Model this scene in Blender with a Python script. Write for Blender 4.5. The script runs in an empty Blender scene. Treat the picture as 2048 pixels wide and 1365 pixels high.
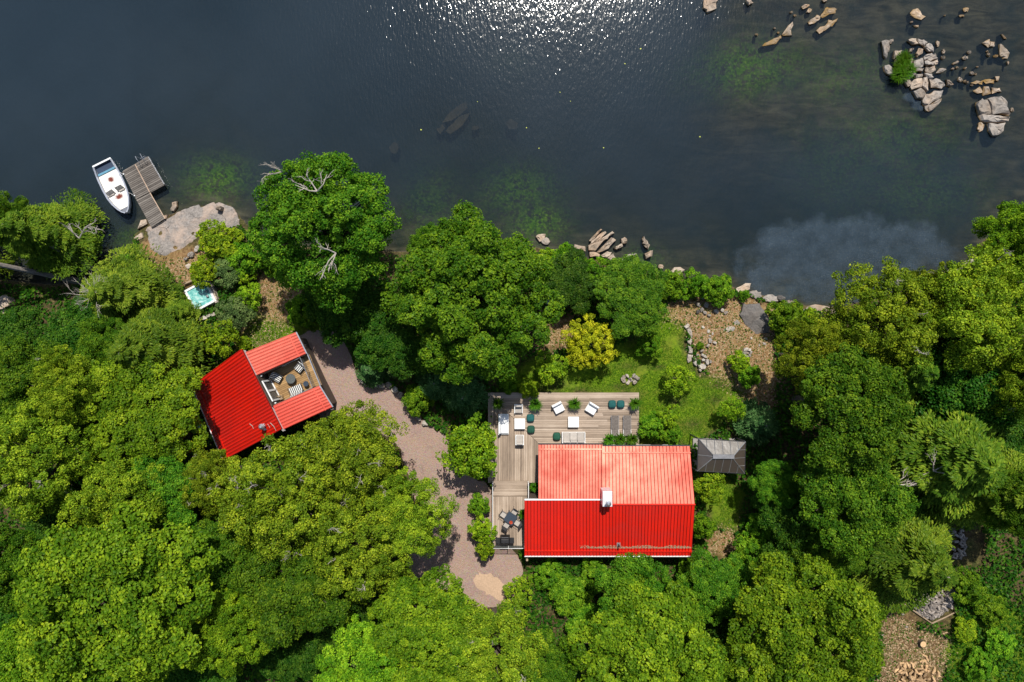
import bpy, bmesh, math, random
import numpy as np
from mathutils import Vector, Matrix
from mathutils.geometry import delaunay_2d_cdt

# ------------------------------------------------------------------ camera, sky, sun, exposure
SC = bpy.context.scene
COL = SC.collection
S = 22.0            # photo pixels (of 2048) per metre on the water
H = 62.06           # flying height of the camera above the water
CX, CY = 1024.0, 682.5
cd = bpy.data.cameras.new('camera'); cam = bpy.data.objects.new('camera', cd); COL.objects.link(cam)
cd.lens = 24.0; cd.sensor_width = 36.0; cd.clip_start = 0.5; cd.clip_end = 2000
cam.location = (0, 0, H); cam.rotation_euler = (0, 0, 0)
SC.camera = cam
SUN_EL, SUN_AZ = math.radians(59.2), math.radians(6.5)     # azimuth from +Y towards +X
W = bpy.data.worlds.new('World'); SC.world = W; W.use_nodes = True
nt = W.node_tree; nt.nodes.clear()
sky = nt.nodes.new('ShaderNodeTexSky'); sky.sky_type = 'NISHITA'; sky.sun_disc = False
sky.sun_elevation = SUN_EL; sky.sun_rotation = SUN_AZ
bg = nt.nodes.new('ShaderNodeBackground'); bg.inputs[1].default_value = 0.11
wo = nt.nodes.new('ShaderNodeOutputWorld')
nt.links.new(sky.outputs[0], bg.inputs[0]); nt.links.new(bg.outputs[0], wo.inputs[0])
sl = bpy.data.lights.new('sun', 'SUN'); sl.energy = 4.8; sl.angle = math.radians(0.53); sl.color = (1.0, 0.95, 0.86)
sun = bpy.data.objects.new('sun', sl); COL.objects.link(sun)
sv = Vector((math.sin(SUN_AZ) * math.cos(SUN_EL), math.cos(SUN_AZ) * math.cos(SUN_EL), math.sin(SUN_EL)))
sun.rotation_euler = sv.to_track_quat('Z', 'Y').to_euler(); sun.location = sv * 120
SC.view_settings.view_transform = 'Standard'; SC.view_settings.look = 'None'
SC.view_settings.exposure = 0.09; SC.view_settings.gamma = 1.0; SC.view_settings.use_curve_mapping = False
SC.render.engine = 'CYCLES'
SC.cycles.use_denoising = True
SC.cycles.max_bounces = 6; SC.cycles.diffuse_bounces = 3; SC.cycles.glossy_bounces = 2
SC.cycles.transmission_bounces = 3; SC.cycles.transparent_max_bounces = 8
SC.cycles.caustics_reflective = False; SC.cycles.caustics_refractive = False

RNG = np.random.default_rng(7); random.seed(7)

def P(px, py, z=0.0):
    k = (H - z) / H
    return Vector(((px - CX) / S * k, -(py - CY) / S * k, z))

# ------------------------------------------------------------------ node helpers
def new_mat(name):
    m = bpy.data.materials.new(name); m.use_nodes = True
    m.node_tree.nodes.clear()
    o = m.node_tree.nodes.new('ShaderNodeOutputMaterial')
    return m, m.node_tree, o

def N(t, typ, **kw):
    n = t.nodes.new(typ)
    for k, v in kw.items():
        if k.startswith('i_'):
            key = k[2:]
            n.inputs[int(key) if key.isdigit() else key.replace('_', ' ')].default_value = v
        else:
            setattr(n, k, v)
    return n

def rgb(c): return (c[0], c[1], c[2], 1.0)

def ramp(t, fac, stops):
    r = t.nodes.new('ShaderNodeValToRGB')
    el = r.color_ramp.elements
    while len(el) < len(stops): el.new(0.5)
    for e, (p, c) in zip(el, stops):
        e.position = p; e.color = rgb(c) if not isinstance(c, (int, float)) else (c, c, c, 1)
    t.links.new(fac, r.inputs[0])
    return r.outputs[0]

def mixc(t, fac, a, b):
    m = t.nodes.new('ShaderNodeMix'); m.data_type = 'RGBA'
    for sock, v in ((m.inputs[0], fac), (m.inputs[6], a), (m.inputs[7], b)):
        if hasattr(v, 'is_output') or isinstance(v, bpy.types.NodeSocket): t.links.new(v, sock)
        elif isinstance(v, (int, float)): sock.default_value = v
        else: sock.default_value = rgb(v)
    return m.outputs[2]

def math_(t, op, a, b=None, c=None, clamp=False):
    m = t.nodes.new('ShaderNodeMath'); m.operation = op; m.use_clamp = clamp
    for i, v in enumerate((a, b, c)):
        if v is None: continue
        if isinstance(v, (int, float)): m.inputs[i].default_value = v
        else: t.links.new(v, m.inputs[i])
    return m.outputs[0]

def noise_(t, vec, scale, detail=3, rough=0.55, dist=0.0):
    n = N(t, 'ShaderNodeTexNoise'); n.inputs['Scale'].default_value = scale
    n.inputs['Detail'].default_value = detail; n.inputs['Roughness'].default_value = rough
    n.inputs['Distortion'].default_value = dist
    if vec is not None: t.links.new(vec, n.inputs['Vector'])
    return n.outputs['Fac']

def pos_(t): return N(t, 'ShaderNodeNewGeometry').outputs['Position']
def objco(t): return N(t, 'ShaderNodeTexCoord').outputs['Object']

def bump_(t, h, strength, dist, normal=None):
    b = N(t, 'ShaderNodeBump'); b.inputs['Strength'].default_value = strength; b.inputs['Distance'].default_value = dist
    t.links.new(h, b.inputs['Height'])
    return b.outputs[0]

def pmat(name, col, rough=0.6, metal=0.0, var=0.18, vscale=3.0, bump=0.0, bscale=20.0, spec=0.5, alpha=1.0, per_obj=0.12, world=False):
    """painted, wooden or plastic surface: base colour broken up by noise, each object a little different"""
    m, t, o = new_mat(name)
    b = N(t, 'ShaderNodeBsdfPrincipled')
    co = pos_(t) if world else objco(t)
    n = noise_(t, co, vscale, 4)
    dark = tuple(c * (1 - var) for c in col); lite = tuple(min(1, c * (1 + var)) for c in col)
    c = ramp(t, n, [(0.3, dark), (0.7, lite)])
    oi = N(t, 'ShaderNodeObjectInfo')
    hsv = N(t, 'ShaderNodeHueSaturation')
    t.links.new(c, hsv.inputs['Color'])
    t.links.new(math_(t, 'MULTIPLY_ADD', oi.outputs['Random'], 2 * per_obj, 1 - per_obj), hsv.inputs['Value'])
    t.links.new(hsv.outputs[0], b.inputs['Base Color'])
    b.inputs['Roughness'].default_value = rough; b.inputs['Metallic'].default_value = metal
    b.inputs['Specular IOR Level'].default_value = spec; b.inputs['Alpha'].default_value = alpha
    if bump:
        t.links.new(bump_(t, noise_(t, co, bscale, 4), bump, 0.02), b.inputs['Normal'])
    t.links.new(b.outputs[0], o.inputs[0])
    return m

# ------------------------------------------------------------------ mesh and object helpers
class MB:
    def __init__(s): s.v = []; s.f = []
    def add(s, vs, fs, M=None):
        n = len(s.v)
        s.v += [tuple(M @ Vector(v)) if M is not None else tuple(v) for v in vs]
        s.f += [tuple(i + n for i in f) for f in fs]
        return s
    def hexa(s, b, t):
        """b and t: four bottom and four top corners in the same turning sense"""
        return s.add(list(b) + list(t), [(3, 2, 1, 0), (4, 5, 6, 7), (0, 1, 5, 4), (1, 2, 6, 5), (2, 3, 7, 6), (3, 0, 4, 7)])
    def box(s, c, d, rz=0.0, M=None):
        x, y, z = d[0] / 2, d[1] / 2, d[2] / 2
        vs = [(-x, -y, -z), (x, -y, -z), (x, y, -z), (-x, y, -z), (-x, -y, z), (x, -y, z), (x, y, z), (-x, y, z)]
        T = Matrix.Translation(Vector(c)) @ Matrix.Rotation(rz, 4, 'Z')
        if M is not None: T = M @ T
        return s.add(vs, [(3, 2, 1, 0), (4, 5, 6, 7), (0, 1, 5, 4), (1, 2, 6, 5), (2, 3, 7, 6), (3, 0, 4, 7)], T)
    def tube(s, pts, rad, n=6):
        pts = [Vector(p) for p in pts]
        if isinstance(rad, (int, float)): rad = [rad] * len(pts)
        vs = []; fs = []
        for i, p in enumerate(pts):
            a = pts[max(i - 1, 0)]; b = pts[min(i + 1, len(pts) - 1)]
            d = (b - a)
            d = d.normalized() if d.length > 1e-9 else Vector((0, 0, 1))
            u = d.cross(Vector((0, 0, 1)) if abs(d.z) < 0.9 else Vector((1, 0, 0))).normalized(); w = d.cross(u)
            for k in range(n):
                an = 2 * math.pi * k / n
                vs.append(p + (u * math.cos(an) + w * math.sin(an)) * rad[i])
        for i in range(len(pts) - 1):
            for k in range(n):
                k2 = (k + 1) % n
                fs.append((i * n + k, i * n + k2, (i + 1) * n + k2, (i + 1) * n + k))
        fs.append(tuple(range(n - 1, -1, -1))); m = (len(pts) - 1) * n; fs.append(tuple(range(m, m + n)))
        return s.add(vs, fs)
    def lathe(s, prof, n=14, c=(0, 0, 0), pw=2.0):
        """profile of (radius, height); pw above 2 squares the plan"""
        vs = []; fs = []
        for r, z in prof:
            for k in range(n):
                a = 2 * math.pi * k / n; ca, sa = math.cos(a), math.sin(a)
                q = (abs(ca) ** pw + abs(sa) ** pw) ** (-1 / pw)
                vs.append((c[0] + r * q * ca, c[1] + r * q * sa, c[2] + z))
        for i in range(len(prof) - 1):
            for k in range(n):
                k2 = (k + 1) % n
                fs.append((i * n + k, i * n + k2, (i + 1) * n + k2, (i + 1) * n + k))
        fs.append(tuple(range(n - 1, -1, -1))); m = (len(prof) - 1) * n; fs.append(tuple(range(m, m + n)))
        return s.add(vs, fs)
    def prism(s, poly, z0, z1):
        n = len(poly)
        vs = [(p[0], p[1], z0) for p in poly] + [(p[0], p[1], z1) for p in poly]
        fs = [tuple(range(n - 1, -1, -1)), tuple(range(n, 2 * n))] + [(i, (i + 1) % n, n + (i + 1) % n, n + i) for i in range(n)]
        return s.add(vs, fs)
    def mesh(s, name, mat, smooth=False, fix=True):
        me = bpy.data.meshes.new(name); me.from_pydata([tuple(v) for v in s.v], [], s.f)
        if fix:
            bm = bmesh.new(); bm.from_mesh(me); bmesh.ops.recalc_face_normals(bm, faces=bm.faces); bm.to_mesh(me); bm.free()
        if smooth: me.polygons.foreach_set('use_smooth', [True] * len(me.polygons))
        if mat is not None: me.materials.append(mat)
        return me
    def build(s, name, mat, parent=None, world=False, bevel=0.0, smooth=False, fix=True):
        return link(name, s.mesh(name, mat, smooth, fix), parent, world, bevel)

def link(name, me, parent=None, world=False, bevel=0.0):
    o = bpy.data.objects.new(name, me); COL.objects.link(o)
    if parent is not None:
        o.parent = parent
        if world:
            o.matrix_parent_inverse = parent_world(parent).inverted()
    if bevel:
        b = o.modifiers.new('bevel', 'BEVEL'); b.width = bevel; b.segments = 2; b.limit_method = 'ANGLE'
    return o

def local_m(o): return Matrix.LocRotScale(o.location, o.rotation_euler, o.scale)
def parent_world(o):
    return local_m(o) if o.parent is None else parent_world(o.parent) @ o.matrix_parent_inverse @ local_m(o)

def tag(o, label, cat, group=None, kind=None):
    if label: o['label'] = label
    if cat: o['category'] = cat
    if group: o['group'] = group
    if kind: o['kind'] = kind
    return o

def thing(name, label, cat, loc=(0, 0, 0), rz=0.0, group=None):
    o = bpy.data.objects.new(name, None); COL.objects.link(o); o.empty_display_size = 0.3
    o.location = loc; o.rotation_euler = (0, 0, rz)
    return tag(o, label, cat, group)

def copy_tree(o, parent=None):
    c = o.copy(); COL.objects.link(c); c.parent = parent
    for ch in o.children: copy_tree(ch, c)
    return c

def np_mesh(name, V, F, mat, attrs=None, smooth=False):
    """V (n,3), F (m,4) or (m,3) arrays"""
    V = np.ascontiguousarray(V, dtype=np.float32); F = np.ascontiguousarray(F, dtype=np.int32)
    me = bpy.data.meshes.new(name); k = F.shape[1]; m = len(F)
    me.vertices.add(len(V)); me.vertices.foreach_set('co', V.ravel())
    me.loops.add(m * k); me.loops.foreach_set('vertex_index', F.ravel())
    me.polygons.add(m); me.polygons.foreach_set('loop_start', np.arange(0, m * k, k, dtype=np.int32))
    me.polygons.foreach_set('use_smooth', np.full(m, smooth))
    if attrs:
        for an, arr in attrs.items():
            if arr.ndim == 1:
                a = me.attributes.new(an, 'FLOAT', 'POINT'); a.data.foreach_set('value', arr.astype(np.float32))
            else:
                a = me.attributes.new(an, 'FLOAT_COLOR', 'POINT')
                a.data.foreach_set('color', np.c_[arr, np.ones(len(arr))].astype(np.float32).ravel())
    me.update(calc_edges=True); me.validate()
    if mat is not None: me.materials.append(mat)
    return me

def inside(poly, x, y):
    x = np.asarray(x); y = np.asarray(y); r = np.zeros(np.broadcast(x, y).shape, bool)
    n = len(poly); j = n - 1
    for i in range(n):
        xi, yi = poly[i][0], poly[i][1]; xj, yj = poly[j][0], poly[j][1]
        c = ((yi > y) != (yj > y)) & (x < (xj - xi) * (y - yi) / (yj - yi + 1e-12) + xi)
        r ^= c; j = i
    return r

def poly_dist(poly, x, y):
    """distance to a closed polygon's edge, positive inside"""
    d = np.full(np.shape(x), 1e9)
    n = len(poly)
    for i in range(n):
        ax, ay = poly[i][0], poly[i][1]; bx, by = poly[(i + 1) % n][0], poly[(i + 1) % n][1]
        ex, ey = bx - ax, by - ay; L2 = ex * ex + ey * ey + 1e-12
        tt = np.clip(((x - ax) * ex + (y - ay) * ey) / L2, 0, 1)
        d = np.minimum(d, np.hypot(x - ax - tt * ex, y - ay - tt * ey))
    return np.where(inside(poly, x, y), d, -d)

def smooth01(x): x = np.clip(x, 0, 1); return x * x * (3 - 2 * x)

# ------------------------------------------------------------------ terrain height
SHORE = [(-3000, 520), (-400, 540), (0, 560), (100, 570), (200, 562), (245, 545), (270, 470), (300, 445), (345, 428), (400, 412), (460, 410),
         (482, 440), (510, 470), (600, 495), (800, 505), (950, 495), (1065, 495), (1130, 512), (1210, 522), (1300, 548), (1345, 556), (1420, 562),
         (1500, 584), (1560, 603), (1640, 617), (1700, 612), (1800, 584), (1900, 562), (1935, 530), (1965, 482), (2048, 440), (2300, 380), (5000, 300)]
SHX = np.array([(p[0] - CX) / S for p in SHORE]); SHY = np.array([-(p[1] - CY) / S for p in SHORE])
_ph = RNG.uniform(0, 6.28, 24)
def wob(x, y):
    return (np.sin(x * 0.9 + _ph[0] + np.sin(y * 0.7 + _ph[1])) * np.sin(y * 0.83 + _ph[2]) + 0.6 * np.sin(x * 1.9 + _ph[3]) * np.sin(y * 2.1 + _ph[4])
            + 0.4 * np.sin(x * 0.31 + _ph[5]) * np.sin(y * 0.27 + _ph[6]))
def gz(x, y):
    x = np.asarray(x, float); y = np.asarray(y, float)
    d = (np.interp(x, SHX, SHY) - y) * 0.85
    w = wob(x, y)
    land = 1.9 * (1 - np.exp(-np.maximum(d, 0) / 4.5)) + 0.012 * np.maximum(d, 0) + 0.05 * w * np.clip(d, 0, 1)
    px = x * S + CX; py = CY - y * S
    shal = smooth01((px - 1250) / 250) * smooth01((430 - py) / 200)
    shal2 = np.exp(-(((px - 905) / 120) ** 2 + ((py - 250) / 60) ** 2)) * 0.75
    lim = 3.4 * (1 - shal) * (1 - shal2) + 0.55
    bed = -lim * (1 - np.exp(-np.maximum(-d, 0) * 0.22 / lim)) + 0.12 * w * np.clip(-d, 0, 1)
    return np.where(d > 0, land, np.minimum(bed, -0.02 * np.clip(-d * 4, 0, 1)))
def g1(x, y): return float(gz(np.array([x]), np.array([y]))[0])
def PG(px, py, up=0.0):
    """pixel -> point on the ground"""
    z = 1.5
    for _ in range(5):
        p = P(px, py, z); z = g1(p.x, p.y)
    p = P(px, py, z); p.z = z + up
    return p
# ------------------------------------------------------------------ materials
def leaf_mat(name, c0, c1, c2, trans=0.26, hue=0.011, val=0.22):
    m, t, o = new_mat(name)
    g = N(t, 'ShaderNodeNewGeometry')
    c = ramp(t, g.outputs['Random Per Island'], [(0.0, c0), (0.55, c1), (1.0, c2)])
    oi = N(t, 'ShaderNodeObjectInfo')
    hs = N(t, 'ShaderNodeHueSaturation'); t.links.new(c, hs.inputs['Color'])
    t.links.new(math_(t, 'MULTIPLY_ADD', oi.outputs['Random'], 2 * hue, 0.5 - hue), hs.inputs['Hue'])
    t.links.new(math_(t, 'MULTIPLY_ADD', oi.outputs['Random'], 2 * val, 1 - val), hs.inputs['Value'])
    at_ = N(t, 'ShaderNodeAttribute', attribute_name='clump')      # each twig cluster has its own tint
    h2 = N(t, 'ShaderNodeHueSaturation'); t.links.new(hs.outputs[0], h2.inputs['Color'])
    t.links.new(math_(t, 'MULTIPLY_ADD', at_.outputs['Fac'], -0.036, 0.520), h2.inputs['Hue'])
    t.links.new(math_(t, 'MULTIPLY_ADD', at_.outputs['Fac'], 0.75, 0.60), h2.inputs['Value'])
    c = h2.outputs[0]
    d = N(t, 'ShaderNodeBsdfDiffuse'); t.links.new(c, d.inputs[0])
    tr = N(t, 'ShaderNodeBsdfTranslucent')
    t.links.new(mixc(t, 0.4, c, (c2[0] * 1.3, c2[1] * 1.2, c2[2] * 0.6)), tr.inputs[0])
    mx = N(t, 'ShaderNodeMixShader'); mx.inputs[0].default_value = trans
    t.links.new(d.outputs[0], mx.inputs[1]); t.links.new(tr.outputs[0], mx.inputs[2])
    gl = N(t, 'ShaderNodeBsdfGlossy'); gl.inputs['Roughness'].default_value = 0.42; gl.inputs[0].default_value = (0.85, 0.95, 0.6, 1)
    m2 = N(t, 'ShaderNodeMixShader'); m2.inputs[0].default_value = 0.008
    t.links.new(mx.outputs[0], m2.inputs[1]); t.links.new(gl.outputs[0], m2.inputs[2])
    t.links.new(m2.outputs[0], o.inputs[0])
    return m

LEAF = {
    'maple': leaf_mat('maple_leaf', (0.075, 0.182, 0.0092), (0.144, 0.284, 0.0118), (0.251, 0.387, 0.0153)),
    'lime': leaf_mat('lime_leaf', (0.084, 0.196, 0.0091), (0.163, 0.307, 0.0117), (0.266, 0.402, 0.0160)),
    'forest': leaf_mat('forest_maple_leaf', (0.041, 0.139, 0.0085), (0.093, 0.232, 0.0106), (0.184, 0.341, 0.0141)),
    'oak': leaf_mat('oak_leaf', (0.037, 0.118, 0.0085), (0.083, 0.197, 0.0106), (0.164, 0.289, 0.0141)),
    'olive': leaf_mat('olive_leaf', (0.094, 0.168, 0.0092), (0.187, 0.281, 0.0130), (0.321, 0.392, 0.0225)),
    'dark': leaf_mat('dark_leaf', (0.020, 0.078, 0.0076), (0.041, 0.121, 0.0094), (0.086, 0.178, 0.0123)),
    'conifer': leaf_mat('conifer_needle', (0.063, 0.140, 0.0113), (0.120, 0.213, 0.0135), (0.207, 0.292, 0.0217), 0.25),
    'cedar': leaf_mat('cedar_needle', (0.080, 0.149, 0.0115), (0.144, 0.220, 0.0136), (0.219, 0.285, 0.0263), 0.25),
    'spruce': leaf_mat('blue_green_leaf', (0.030, 0.098, 0.0237), (0.053, 0.138, 0.0368), (0.102, 0.200, 0.0638), 0.25),
    'shrub': leaf_mat('shrub_leaf', (0.063, 0.168, 0.0087), (0.121, 0.262, 0.0110), (0.207, 0.349, 0.0161)),
    'bright': leaf_mat('bright_leaf', (0.113, 0.228, 0.0096), (0.208, 0.345, 0.0123), (0.326, 0.435, 0.0175)),
    'gold': leaf_mat('golden_leaf', (0.23, 0.28, 0.008), (0.38, 0.42, 0.012), (0.56, 0.55, 0.030), hue=0.002),
    'grey': leaf_mat('grey_green_leaf', (0.086, 0.155, 0.0411), (0.132, 0.213, 0.0597), (0.207, 0.299, 0.0963)),
    'under': leaf_mat('undergrowth_leaf', (0.029, 0.097, 0.0084), (0.069, 0.168, 0.0106), (0.162, 0.272, 0.0167)),
    'grass': leaf_mat('grass_blade', (0.103, 0.241, 0.0115), (0.184, 0.350, 0.0153), (0.322, 0.416, 0.0328)),
    'white': leaf_mat('pale_flower', (0.291, 0.382, 0.4000), (0.436, 0.530, 0.5600), (0.582, 0.620, 0.6800)),
}
BARK = pmat('bark', (0.085, 0.068, 0.052), 0.9, var=0.4, vscale=6, bump=0.6, bscale=14, spec=0.2)
BARKG = pmat('grey_bark', (0.20, 0.18, 0.16), 0.9, var=0.3, vscale=5, bump=0.4, spec=0.2)
TWIG = pmat('dead_twig', (0.42, 0.37, 0.32), 0.9, var=0.25, spec=0.2)

def roof_mat():
    m, t, o = new_mat('red_roof_paint')
    b = N(t, 'ShaderNodeBsdfPrincipled'); co = pos_(t)
    n = noise_(t, co, 0.45, 4, 0.6); n2 = noise_(t, co, 9.0, 3)
    c = ramp(t, n, [(0.30, (0.52, 0.004, 0.0008)), (0.72, (0.70, 0.011, 0.0014))])
    oi = N(t, 'ShaderNodeObjectInfo'); hs = N(t, 'ShaderNodeHueSaturation'); t.links.new(c, hs.inputs['Color'])
    t.links.new(math_(t, 'MULTIPLY_ADD', oi.outputs['Random'], 0.14, 0.93), hs.inputs['Value'])
    t.links.new(mixc(t, math_(t, 'MULTIPLY_ADD', n2, 0.5, -0.27, clamp=True), hs.outputs[0], (0.40, 0.03, 0.02)), b.inputs['Base Color'])
    t.links.new(ramp(t, n, [(0.28, 0.62), (0.50, 0.46), (0.72, 0.38)]), b.inputs['Roughness'])
    b.inputs['Specular IOR Level'].default_value = 0.90; b.inputs['Specular Tint'].default_value = (1.0, 0.94, 0.72, 1)
    t.links.new(bump_(t, noise_(t, co, 2.2, 3), 0.25, 0.03), b.inputs['Normal'])
    t.links.new(b.outputs[0], o.inputs[0]); return m

def wood_mat(name, c0, c1, c2, along='x', rough=0.85):
    """weathered board: grain along the length, each board its own tone, knots and stains in world space"""
    m, t, o = new_mat(name)
    b = N(t, 'ShaderNodeBsdfPrincipled'); co = pos_(t)
    mp = N(t, 'ShaderNodeMapping'); t.links.new(co, mp.inputs[0])
    mp.inputs['Scale'].default_value = (0.5, 9, 9) if along == 'x' else (9, 0.5, 9)
    g = noise_(t, mp.outputs[0], 2.2, 4, 0.7); s = noise_(t, co, 0.5, 3)
    oi = N(t, 'ShaderNodeObjectInfo')
    f = math_(t, 'ADD', math_(t, 'MULTIPLY', g, 0.45), math_(t, 'ADD', math_(t, 'MULTIPLY', s, 0.35), math_(t, 'MULTIPLY_ADD', oi.outputs['Random'], 0.26, 0.0)))
    t.links.new(ramp(t, f, [(0.28, c0), (0.52, c1), (0.80, c2)]), b.inputs['Base Color'])
    b.inputs['Roughness'].default_value = rough; b.inputs['Specular IOR Level'].default_value = 0.25
    t.links.new(bump_(t, g, 0.3, 0.01), b.inputs['Normal'])
    t.links.new(b.outputs[0], o.inputs[0]); return m

def rock_mat(name, base, warm, dark, wet=True):
    m, t, o = new_mat(name)
    b = N(t, 'ShaderNodeBsdfPrincipled'); co = pos_(t)
    n = noise_(t, co, 1.6, 6, 0.62); n2 = noise_(t, co, 11, 5, 0.65); n3 = noise_(t, co, 0.7, 3)
    c = ramp(t, n, [(0.28, dark), (0.5, base), (0.75, tuple(min(1, v * 1.3) for v in base))])
    c = mixc(t, math_(t, 'MULTIPLY_ADD', n3, 3.0, -1.35, clamp=True), c, warm)
    c = mixc(t, math_(t, 'MULTIPLY_ADD', n2, 2.6, -1.35, clamp=True), c, tuple(v * 0.55 for v in dark))
    oi = N(t, 'ShaderNodeObjectInfo'); hs = N(t, 'ShaderNodeHueSaturation'); t.links.new(c, hs.inputs['Color'])
    t.links.new(math_(t, 'MULTIPLY_ADD', oi.outputs['Random'], 0.5, 0.72), hs.inputs['Value'])
    c = hs.outputs[0]
    if wet:     # the tide mark of brown-yellow algae that the lake leaves round a stone
        sx = N(t, 'ShaderNodeSeparateXYZ'); t.links.new(co, sx.inputs[0])
        f = math_(t, 'ADD', sx.outputs[2], math_(t, 'MULTIPLY_ADD', n, 0.22, -0.11))
        c = mixc(t, ramp(t, f, [(0.04, 1.0), (0.20, 0.0)]), c, (0.24, 0.145, 0.045))
        c = mixc(t, ramp(t, f, [(-0.02, 1.0), (0.02, 0.0)]), c, (0.050, 0.036, 0.020))
    t.links.new(c, b.inputs['Base Color']); b.inputs['Roughness'].default_value = 0.85; b.inputs['Specular IOR Level'].default_value = 0.25
    t.links.new(bump_(t, math_(t, 'ADD', n, math_(t, 'MULTIPLY', n2, 0.35)), 0.7, 0.06), b.inputs['Normal'])
    t.links.new(b.outputs[0], o.inputs[0]); return m

ROOF = roof_mat()
DECKX = wood_mat('deck_board_x', (0.165, 0.125, 0.093), (0.37, 0.285, 0.215), (0.60, 0.49, 0.39), 'x')
DECKY = wood_mat('deck_board_y', (0.165, 0.125, 0.093), (0.37, 0.285, 0.215), (0.60, 0.49, 0.39), 'y')
DOCKW = wood_mat('dock_board', (0.058, 0.050, 0.044), (0.140, 0.122, 0.106), (0.27, 0.24, 0.21), 'x')
CABW = wood_mat('cedar_deck_board', (0.20, 0.115, 0.05), (0.40, 0.25, 0.11), (0.56, 0.37, 0.19), 'x')
ROCK = rock_mat('granite', (0.40, 0.325, 0.255), (0.46, 0.31, 0.20), (0.16, 0.135, 0.11))
ROCKG = rock_mat('grey_granite', (0.31, 0.275, 0.24), (0.40, 0.30, 0.215), (0.14, 0.13, 0.12))
ROCKD = rock_mat('dark_granite', (0.125, 0.115, 0.108), (0.16, 0.14, 0.12), (0.075, 0.07, 0.066), False)
def slab_mat(name, c0, c1, c2, warm):
    m, t, o = new_mat(name); b = N(t, 'ShaderNodeBsdfPrincipled'); co = pos_(t)
    n = noise_(t, co, 0.55, 6, 0.65, 0.4); n2 = noise_(t, co, 5, 6, 0.7)
    c = ramp(t, n2, [(0.30, c0), (0.5, c1), (0.72, c2)])
    c = mixc(t, math_(t, 'MULTIPLY_ADD', n, 5.0, -2.3, clamp=True), c, warm)
    vo = N(t, 'ShaderNodeTexVoronoi', feature='DISTANCE_TO_EDGE'); vo.inputs['Scale'].default_value = 0.42
    mp = N(t, 'ShaderNodeVectorMath', operation='ADD'); t.links.new(co, mp.inputs[0])
    nc = N(t, 'ShaderNodeTexNoise'); nc.inputs['Scale'].default_value = 1.4; nc.inputs['Detail'].default_value = 5; t.links.new(co, nc.inputs['Vector']); t.links.new(nc.outputs['Color'], mp.inputs[1])
    t.links.new(mp.outputs[0], vo.inputs['Vector'])
    crack = ramp(t, vo.outputs['Distance'], [(0.0, 1.0), (0.016, 0.0)])
    crack = math_(t, 'MULTIPLY', crack, math_(t, 'MULTIPLY_ADD', noise_(t, co, 0.8, 3), 4.0, -1.7, clamp=True))
    c = mixc(t, math_(t, 'MULTIPLY', crack, 0.75), c, (0.05, 0.042, 0.035))
    t.links.new(c, b.inputs['Base Color']); b.inputs['Roughness'].default_value = 0.9; b.inputs['Specular IOR Level'].default_value = 0.2
    t.links.new(bump_(t, math_(t, 'SUBTRACT', math_(t, 'ADD', n2, n), math_(t, 'MULTIPLY', crack, 0.6)), 0.9, 0.10), b.inputs['Normal'])
    t.links.new(b.outputs[0], o.inputs[0]); return m
SLABG = slab_mat('dock_bedrock', (0.15, 0.135, 0.125), (0.245, 0.22, 0.20), (0.37, 0.33, 0.30), (0.42, 0.32, 0.255))
SLABD = slab_mat('dark_bedrock', (0.085, 0.08, 0.077), (0.135, 0.125, 0.118), (0.20, 0.185, 0.17), (0.17, 0.15, 0.135))
ROCKL = rock_mat('pale_fieldstone', (0.42, 0.38, 0.33), (0.46, 0.36, 0.27), (0.22, 0.20, 0.18), False)
ROCKU = rock_mat('submerged_stone', (0.125, 0.082, 0.054), (0.15, 0.09, 0.055), (0.06, 0.042, 0.03), False)
WHITE = pmat('white_paint', (0.78, 0.78, 0.77), 0.5, var=0.04, per_obj=0.03)
WHITEF = pmat('white_fabric', (0.80, 0.80, 0.79), 0.8, var=0.03, per_obj=0.03)
BEIGE = pmat('grey_beige_fabric', (0.44, 0.40, 0.36), 0.9, var=0.08, bump=0.2, bscale=60)
TEAL = pmat('teal_fabric', (0.006, 0.085, 0.082), 0.85, var=0.25, vscale=6, bump=0.3, bscale=50)
GREENF = pmat('bottle_green_fabric', (0.008, 0.072, 0.042), 0.85, var=0.25, vscale=6, bump=0.3, bscale=50)
GREYF = pmat('taupe_sling_fabric', (0.135, 0.115, 0.10), 0.85, var=0.3, vscale=8, per_obj=0.08)
BLACKF = pmat('black_cover', (0.012, 0.012, 0.014), 0.6, var=0.4, vscale=5)
DARKM = pmat('dark_metal', (0.05, 0.05, 0.055), 0.45, 0.3, var=0.2)
GREYM = pmat('grey_metal', (0.33, 0.33, 0.34), 0.45, 0.6, var=0.15)
ALU = pmat('aluminium', (0.62, 0.63, 0.66), 0.35, 0.8, var=0.08)
SIDING = pmat('brown_siding', (0.075, 0.052, 0.040), 0.8, var=0.25, vscale=2)
FLASH = pmat('chimney_sheet', (0.66, 0.66, 0.66), 0.4, 0.2, var=0.06)
WOODP = pmat('pale_post_wood', (0.34, 0.25, 0.16), 0.85, var=0.2)
POT = pmat('dark_planter', (0.035, 0.035, 0.035), 0.6)
TERRA = pmat('red_bowl', (0.50, 0.07, 0.025), 0.5)
BLUEP = pmat('blue_plastic', (0.01, 0.24, 0.42), 0.4)
LOGG = pmat('grey_firewood', (0.27, 0.232, 0.200), 0.9, var=0.35, vscale=8, per_obj=0.45)
LOGF = pmat('fresh_firewood', (0.46, 0.30, 0.155), 0.9, var=0.3, vscale=7, per_obj=0.40)
PAD = pmat('lily_pad', (0.42, 0.46, 0.02), 0.5)
CONC = pmat('concrete', (0.26, 0.24, 0.22), 0.9, var=0.15, bump=0.3)

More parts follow.
